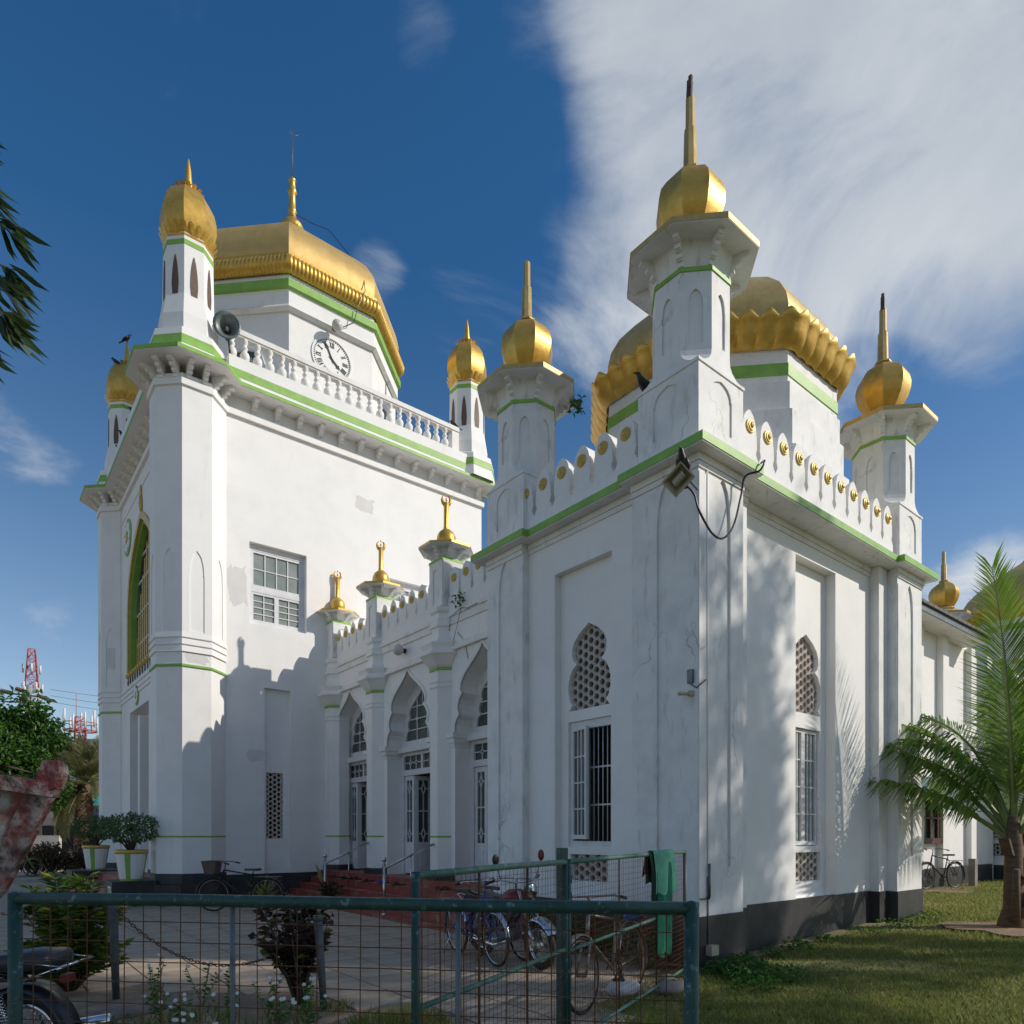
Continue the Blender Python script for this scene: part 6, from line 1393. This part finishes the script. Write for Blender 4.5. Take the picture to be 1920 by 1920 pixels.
def wall_plant(label, p, n, sp, L, seed, roots=None, hang=0):
    r_ = random.Random(seed); root = thing('wall_plant', label, 'plant', p, group='plants rooted in the masonry'); b = B(); q = Vector(p)
    for i in range(n): a = r_.uniform(0, 2*PI); d = Vector((math.cos(a), math.sin(a), r_.uniform(-.6, .8)-hang)); b.leaf(q+Vector((r_.uniform(-sp, sp)*.5, r_.uniform(-sp, sp), r_.uniform(-sp, sp)-hang*sp)), d, L*r_.uniform(.6, 1.2), L*.42, r_)
    b.obj('foliage', TREEL, root, p)
    if roots:
        t = B(); [t.tube(x, .006, 4) for x in roots]; t.obj('roots', BARK2, root, p)
wall_plant('small leafy plant sprouting from the eave of the far left pavilion turret', (7.80, 8.02, 8.66), 34, .12, .13, 3, None, .4)
wall_plant('small leafy plant with long thin roots on the porch wall', (7.56, 11.02, 6.18), 40, .12, .12, 4, [[(7.58, 11.0, 6.02), (7.585, 11.15, 5.7), (7.63, 11.35, 5.45), (7.64, 11.32, 5.2)], [(7.58, 11.0, 6.02), (7.585, 10.8, 5.96), (7.58, 10.45, 5.97)], [(7.58, 11.0, 6.02), (7.57, 11.35, 5.93), (7.63, 11.5, 5.7)], [(7.63, 11.2, 5.6), (7.64, 10.95, 5.35), (7.64, 10.85, 5.0)]])

# front steps and striped planters of the hall
def hall_steps():
    base = (2.4, 18, 0); root = thing('entrance_steps', 'red front steps of the hall flanked by black blocks', 'steps', base)
    for i in range(3): B().box(2.2+.35*i, 3.86, 18.02, 21.7, .19*i if i else -.05, .19*(i+1)).obj('step', RED, root, base)
    B().box(2.52, 3.40, 16.95, 17.9, -.05, .56).obj('black_block', BLACK, root, base); B().box(2.3, 3.5, 21.75, 23.0, -.05, .60).obj('black_block', BLACK, root, base)
    B().box(2.50, 2.515, 16.98, 17.35, .12, .46).obj('notice', CLOCKW, root, base); B().box(2.495, 2.499, 17.02, 17.31, .16, .42).obj('green_edge', GREEN, root, base)
hall_steps()
def planter(label, p, s, seed, cr):
    root = thing('planter', label, 'planter', p, group='striped planters at the hall entrance'); x, y, z = p; n = 16; prof = [(.235*s, z), (.24*s, z+.04), (.32*s, z+.60), (.32*s, z+.62)]
    b = B()
    for i in range(n):
        g = 1 if i % 4 in (0,) else 0
        P = lambda k, r, zz: (x+r*math.cos(2*PI*(k+.5)/n+.75), y+r*math.sin(2*PI*(k+.5)/n+.75), zz)
        for j in range(3): b.add([P(i, *prof[j]), P(i+1, *prof[j]), P(i+1, *prof[j+1]), P(i, *prof[j+1])], [(0, 1, 2, 3)], 1 if (g or j == 0) else 0)
    b.obj('pot', [CLOCKW, GREEN], root, p); B().lathe((x, y), [(.325*s, z+.60), (.345*s, z+.61), (.345*s, z+.69), (.30*s, z+.69), (.29*s, z+.62)], n=16, facet=False, cap=False).obj('yellow_rim', YGOLD, root, p); B().lathe((x, y), [(.1, z+.63), (.3*s, z+.64)], n=12, facet=False).obj('soil', SOILJ, root, p)
    r_ = random.Random(seed); tr = thing('potted_tree', 'small spreading clipped tree growing in '+('the nearer' if seed == 1 else 'the farther')+' striped planter', 'plant', (x, y, z+.63)); t = B(); f = B(); c = Vector((x, y, z+.6))
    for k in range(11):
        a = 2*PI*k/11; e = c+Vector((cr*.75*math.cos(a)*r_.uniform(.4, 1), cr*.75*math.sin(a)*r_.uniform(.4, 1), r_.uniform(.35, .62))); t.tube([c, c.lerp(e, .4)+Vector((0, 0, .10)), e], [.03, .016, .006], 5)
    leaves(f, c+Vector((0, 0, .58)), (cr, cr, .33), 1500, .085, .045, r_, shell=.55, droop=.1); t.obj('branches', BARK2, tr, (x, y, z+.63)); f.obj('foliage', BONSL, tr, (x, y, z+.63))
planter('green and white striped planter with yellow rim nearest the hall corner', (2.97, 17.38, .56), 1.0, 1, .66); planter('green and white striped planter with yellow rim farther along the hall front', (2.93, 22.3, .60), 1.0, 2, .62)

# plants and things by the walls
def rosette_plant(name, label, p, n, L, w, M, seed, cat='plant'):
    r_ = random.Random(seed); root = thing(name, label, cat, p); b = B(); q = Vector(p)
    for i in range(n):
        a = 2*PI*i/n*2.4; e = r_.uniform(.35, 1.35); l = L*r_.uniform(.75, 1.1); pts = []; d = Vector((math.cos(a)*math.cos(e), math.sin(a)*math.cos(e), math.sin(e))); o = q.copy()
        for k in range(5): pts.append(o.copy()); o = o+d*l/4; d = (d+Vector((0, 0, -.28))).normalized()
        s = Vector((-math.sin(a), math.cos(a), 0)); vs = []
        for k, pt in enumerate(pts): ww = w*(.55, 1, .9, .6, .05)[k]*.5; vs += [pt-s*ww, pt+s*ww]
        b.add(vs, [(2*k, 2*k+1, 2*k+3, 2*k+2) for k in range(4)])
    b.obj('leaves', M, root, p); return root
sp = along(-5.55, 15.2, .02); rosette_plant('striped_plant', 'yellow striped spreading plant behind the black bicycle', (sp.x, sp.y, .05), 46, .72, .05, SPIDL, 4)
yl = along(-4.05, 15.1, 0); shrub('yellow_leaf_plant', 'low brownish plant with a tall yellow leaf by the red steps', yl, .55, .6, 14, 16, .12, .06, BUSHL, 81)
b = B(); rr = random.Random(2); b.leaf(Vector((yl.x-.15, yl.y, .45)), Vector((-.25, .05, 1)), .55, .10, rr); tag(b.obj('yellow_leaf', SPIDL), 'single tall yellow leaf standing by the black plinth', 'leaf')
for k, (x, y) in enumerate(((6.35, 5.35), (6.40, 5.95), (6.38, 6.6), (6.40, 7.3))):
    r0 = shrub('ixora_shrub', ('low ixora shrub with red flowers, nearest the pavilion corner', 'low ixora shrub with red flowers, second from the pavilion corner', 'low ixora shrub with red flowers, third from the pavilion corner', 'low ixora shrub with red flowers behind the moped')[k], (x, y, -.02), .55, .55, 22, 15, .085, .045, WEEDL if k % 2 else BONSL, 90+k, 'ixora shrubs along the pavilion plinth')
    r_ = random.Random(k); f = B()
    for i in range(9):
        a = r_.uniform(0, 2*PI); q = .22*r_.random(); c = Vector((x+q*math.cos(a), y+q*math.sin(a), .36+.17*r_.random()))
        for j in range(14): f.leaf(c, Vector((r_.uniform(-1, 1), r_.uniform(-1, 1), r_.uniform(0, 1))), .028, .014, r_)
    f.obj('flowers', IXORA, r0, (x, y, -.02))
def rock(label, p, r, sc, seed):
    r_ = random.Random(seed); n = 9; m_ = 6; vs = []
    for i in range(m_+1):
        a = PI*i/m_
        for k in range(n): q = 2*PI*k/n; kk = r_.uniform(.82, 1.12); vs.append((p[0]+r*sc[0]*kk*math.sin(a)*math.cos(q), p[1]+r*sc[1]*kk*math.sin(a)*math.sin(q), p[2]+r*sc[2]*kk*math.cos(a)))
    tag(B().add(vs, [(i*n+k, (i+1)*n+k, (i+1)*n+(k+1) % n, i*n+(k+1) % n) for i in range(m_) for k in range(n)], 0, True).obj('stone', ROCK), label, 'stone', 'stones by the gate')
rock('long grey brown stone on the grass under the gate', (5.62, 4.38, .04), .20, (1.15, .5, .42), 3); rock('round grey stone right of the rusty bicycle under the gate', (5.95, 4.72, .02), .11, (1, .8, .6), 4); rock('flat stone slab in the bed behind the front fence', tuple(along(-2.75, 5.2, 0)), .3, (1, .7, .14), 5); rock('dark flat stone at the foot of the left chain post', tuple(along(-3.5, 6.1, 0)), .3, (1.2, .6, .18), 6)
b = B(); b.ball((5.15, 4.62, .06), .17, n=14, sc=(1.25, .8, .5)); tag(b.obj('white_sack', WBAG), 'crumpled white sack lying behind the rusty bicycle', 'sack')
b = B(); b.box(20.75, 20.95, 6.35, 6.5, .1, .95); tag(b.obj('concrete_post', CONC), 'short concrete post standing by the rear wing plinth', 'post')
b = B(); b.ball((5.35, 4.66, .76), .09, n=10, sc=(1.5, .9, .5)); tag(b.obj('plastic_bag', BLUEP), 'bright blue plastic bag on the carrier of the rusty bicycle', 'bag')

# weathered boat bow at the left edge
def boat():
    base = tuple(along(-4.6, 4.5)); root = thing('boat', 'old boat bow with peeling red and white paint at the left edge', 'boat', base)
    P = lambda r, t, z: tuple(along(r, 4.5+t, z))
    sec = []
    for r, hb, zt, zk in ((-3.18, .03, 1.93, 1.60), (-3.35, .10, 1.95, 1.28), (-3.7, .22, 1.99, 1.02), (-4.2, .36, 2.02, .92), (-5.0, .5, 2.04, .88), (-6.0, .58, 2.06, .88)):
        sec.append([(P(r, s*hb*(k/6)**.6, zk+(zt-zk)*k/6)) for s in (-1, 1) for k in range(7)])
    b = B(); vs = [p for s in sec for p in s]
    for i in range(len(sec)-1):
        for h in (0, 7):
            for k in range(6): b.add([vs[i*14+h+k], vs[i*14+h+k+1], vs[(i+1)*14+h+k+1], vs[(i+1)*14+h+k]], [(0, 1, 2, 3)], 0, True)
    b.obj('hull', PALEW, root, base)
    s = B(); st = [(-3.02, 1.985), (-3.10, 1.84), (-3.19, 1.66), (-3.30, 1.44), (-3.42, 1.22), (-3.62, 1.02), (-4.0, .92)]
    rows = []
    for r, z in st: rows.append([P(r+.07, -.035, z), P(r+.07, .035, z), P(r-.07, .055, z+.03), P(r-.07, -.055, z+.03)])
    vs = [p for q in rows for p in q]; s.add(vs, [(i*4+k, i*4+(k+1) % 4, i*4+4+(k+1) % 4, i*4+4+k) for i in range(len(st)-1) for k in range(4)]+[(3, 2, 1, 0)]); s.obj('stem', REDW, root, base)
    for sd in (-1, 1):
        g = B(); pts = [(-3.02, .02, 1.90), (-3.2, .07, 1.93), (-3.45, .14, 1.97), (-4.2, .38, 2.03), (-6, .6, 2.07)]
        rows = [[P(r, sd*(t-.03), z-.055), P(r, sd*(t+.045), z-.055), P(r, sd*(t+.045), z+.04), P(r, sd*(t-.03), z+.04)] for r, t, z in pts]; vs = [p for q in rows for p in q]
        g.add(vs, [(i*4+k, i*4+(k+1) % 4, i*4+4+(k+1) % 4, i*4+4+k) for i in range(4) for k in range(4)]+[(3, 2, 1, 0)]); g.obj('gunwale', REDW if sd < 0 else DARKW, root, base)
    t = B(); rows = [[P(-3.12, -.06, 1.86), P(-2.99, -.05, 1.90), P(-2.99, .05, 1.90), P(-3.12, .06, 1.86)], [P(-3.09, -.06, 1.98), P(-2.95, -.05, 2.0), P(-2.95, .05, 2.0), P(-3.09, .06, 1.98)], [P(-3.06, -.055, 2.08), P(-2.965, -.045, 2.085), P(-2.965, .045, 2.085), P(-3.06, .055, 2.08)]]
    vs = [p for q in rows for p in q]; t.add(vs, [(i*4+k, i*4+(k+1) % 4, i*4+4+(k+1) % 4, i*4+4+k) for i in range(2) for k in range(4)]+[(3, 2, 1, 0), (8, 9, 10, 11)]); t.obj('stem_head', REDW, root, base)
    d = B(); rows = [(-3.15, 2.0), (-3.3, 2.045), (-3.6, 2.05), (-4.5, 2.08), (-6, 2.1)]; d.add([P(r, s_*(.02+(-3.1-r)*.19 if r > -4.6 else .55*1), z) for r, z in rows for s_ in (-1, 1)], [(2*i, 2*i+1, 2*i+3, 2*i+2) for i in range(4)]); d.obj('deck', DARKW, root, base)
    for r in (-4.3, -5.6): t = B(); [t.tube([P(r, s_*.5, -.05), P(r, s_*.12, 1.0)], .05, 6) for s_ in (-1, 1)]; t.box(0, 0, 0, 0, 0, 0) if False else None; t.obj('trestle', DARKW, root, base)
boat()

# far left: shops, towers, power pole
def shops():
    base = tuple(along(-35, 56)); root = thing('shop_building', 'low plastered shops with a blue awning behind the date palm', 'building', base)
    Pm = Matrix.Rotation(-HEAD, 4, 'Z'); o = along(0, 56)
    def bx(nm, M, r0, r1, d0, d1, z0, z1):
        b = B(); p = [along(r, 56+d) for r, d in ((r0, d0), (r1, d0), (r1, d1), (r0, d1))]; b.prism([(q.x, q.y) for q in p], z0, z1); return b.obj(nm, M, root, base)
    bx('wall', SHOPW, -44, -28, 0, 8, 0, 4.3); bx('parapet', SHOPC, -44, -35.6, -.1, .3, 4.3, 5.0); bx('upper_wall', SHOPC, -33, -28, 1, 7, 4.3, 7.5)
    bx('shopfront', DARK, -38.5, -35.9, -.08, -.01, .4, 2.3); bx('shopfront', GREYM, -33.4, -30.2, -.08, -.01, .2, 2.5); bx('sign', CLOCKW, -37.2, -35.7, -.35, -.25, 3.9, 5.0)  # dark shopfront: flat near-black slab painted as the shade inside the opening
    bx('low_wall', SHOPC, -37.6, -34.5, -4, -3.7, 0, 1.5); bx('pillar', SHOPC, -35.75, -35.4, -.3, -.02, 0, 4.2); bx('pillar', SHOPW, -33.8, -33.45, -.3, -.02, 0, 4.2)
    for r0, r1, M, z0, z1, nm in ((-36.6, -33.6, AWN, 2.95, 3.65, 'blue_awning'), (-33.4, -29.5, AWN, 2.9, 3.6, 'blue_awning'), (-34.6, -31.0, TEAL, 3.85, 4.75, 'teal_awning')):
        b = B(); p = [along(r, 56+d, z) for r, d, z in ((r0, -1.5, z0), (r1, -1.5, z0), (r1, -.05, z1), (r0, -.05, z1))]; q = [v+Vector((0, 0, .06)) for v in p]; b.add(p+q, [(3, 2, 1, 0), (4, 5, 6, 7)]+[(i, (i+1) % 4, 4+(i+1) % 4, 4+i) for i in range(4)]); b.obj(nm, M, root, base)
shops()
def far_block():
    base = tuple(along(-52, 84)); root = thing('far_building', 'distant cream building with a dark roof under the antenna mast', 'building', base)
    for nm, M, r0, r1, d0, d1, z0, z1 in (('wall', SHOPC, -58, -40, 0, 10, 0, 11.5), ('roof', DARKW, -58.5, -39.5, -.6, 10.5, 11.5, 12.3), ('roof_hut', TILE, -55.0, -52.2, 2, 6, 12.3, 13.6)):
        p = [along(r, 84+d) for r, d in ((r0, d0), (r1, d0), (r1, d1), (r0, d1))]; B().prism([(q.x, q.y) for q in p], z0, z1).obj(nm, M, root, base)
far_block()
def lattice_tower(name, label, base, H, w0, w1, bays, r, split, M1, M2, dishes, seed):
    root = thing(name, label, 'tower', base); x, y, z0 = base; lo = B(); hi = B(); W = lambda t: w0+(w1-w0)*t
    C4 = lambda t: [(x+sx*W(t), y+sy*W(t), z0+H*t) for sx, sy in ((-1, -1), (1, -1), (1, 1), (-1, 1))]
    for k in range(bays):
        a, c = C4(k/bays), C4((k+1)/bays); b = hi if k/bays >= split else lo
        for i in range(4):
            j = (i+1) % 4; b.tube([a[i], c[i]], r, 4); b.tube([a[i], c[j]], r*.6, 3); b.tube([a[j], c[i]], r*.6, 3); b.tube([c[i], c[j]], r*.6, 3)
    if lo.v: lo.obj('lower_lattice', M2, root, base)
    if hi.v: hi.obj('upper_lattice', M1, root, base)
    r_ = random.Random(seed); d = B()
    for zz, n in dishes:
        t = zz/H
        for i in range(n): a = 2*PI*i/n+zz; q = W(t)*1.35+.25; d.tube([(x+q*math.cos(a), y+q*math.sin(a), z0+zz-.7), (x+q*math.cos(a), y+q*math.sin(a), z0+zz+.7)], .16, 5)
    if d.v: d.obj('antennas', TWHITE, root, base, kind='stuff')
    return root
lattice_tower('telecom_tower', 'red and white lattice telecom tower far beyond the left tree', tuple(along(-77.4, 110)), 31.4, 2.6, .45, 20, .09, .78, TREDM, TWHITE, ((28.2, 4), (25.2, 5)), 1)
mp = along(-50.6, 80); mt = lattice_tower('antenna_mast', 'red antenna mast head with white panels above the distant roof', (mp.x, mp.y, 12.3), 3.0, .55, .5, 4, .06, 0, TREDM, TWHITE, (), 2)
b = B()
for k in range(9): a = 2*PI*k/9; b.tube([(mp.x+1.7*math.cos(a), mp.y+1.7*math.sin(a), 13.6+.25*(k % 3)), (mp.x+1.7*math.cos(a), mp.y+1.7*math.sin(a), 15.4+.35*(k % 3))], .11, 5)
b.obj('panel_antennas', TWHITE, mt, (mp.x, mp.y, 12.3), kind='stuff')
b = B(); b.ring((mp.x, mp.y, 13.7), 1.7, .07, 'z', 18, 4); b.ring((mp.x, mp.y, 14.6), 1.7, .05, 'z', 18, 4); [b.tube([(mp.x, mp.y, 13.7), (mp.x+1.7*math.cos(PI*k/3), mp.y+1.7*math.sin(PI*k/3), 13.7)], .05, 4) for k in range(6)]; b.tube([(mp.x-.4, mp.y, 15), (mp.x-.4, mp.y, 18)], .03, 4); b.obj('platform', TREDM, mt, (mp.x, mp.y, 12.3))
def power_pole():
    base = tuple(along(-35.4, 50)); root = thing('power_pole', 'power pole crossarms with brown insulator strings above the left tree', 'utility pole', base); x, y, _ = base
    B().tube([base, (x, y, 12.4)], [.2, .14], 8).obj('pole', CONC, root, base)
    P = lambda r, z, d=0: tuple(along(-35.4+r, 50+d, z))
    b = B(); b.tube([P(-2.2, 12.0), P(1.4, 11.6)], .07, 6); b.tube([P(-1.6, 11.3), P(1.2, 11.2)], .06, 6); b.obj('crossarm', GREYM, root, base)
    for a, c in (((-2.0, 12.1), (-1.1, 11.9)), ((-.9, 12.25), (.0, 11.95)), ((-.6, 11.55), (.3, 11.2)), ((.7, 11.75), (1.75, 11.3)), ((-2.8, 12.35), (-2.1, 12.3))):
        i_ = B(); q0, q1 = Vector(P(*a)), Vector(P(*c)); [i_.tube([q0.lerp(q1, (k+.1)/6), q0.lerp(q1, (k+.5)/6)], [.17, .09], 8) for k in range(6)]; i_.tube([q0, q1], .03, 5); i_.obj('insulator', INSUL, root, base)
    w_ = B(); 
    for z, e in ((11.3, 8.6), (11.75, 9.4), (12.2, 10.3)):
        q0, q1 = Vector(P(1.6, z)), along(-20, 62, e+3.2); w_.tube([q0.lerp(q1, k/10)-Vector((0, 0, 2.2*(k/10)*(1-k/10))) for k in range(11)], .014, 3)
        q0, q1 = Vector(P(-2.4, z)), along(-70, 60, z); w_.tube([q0, q1], .014, 3)
    w_.obj('wires', RBLK, root, base)
power_pole()
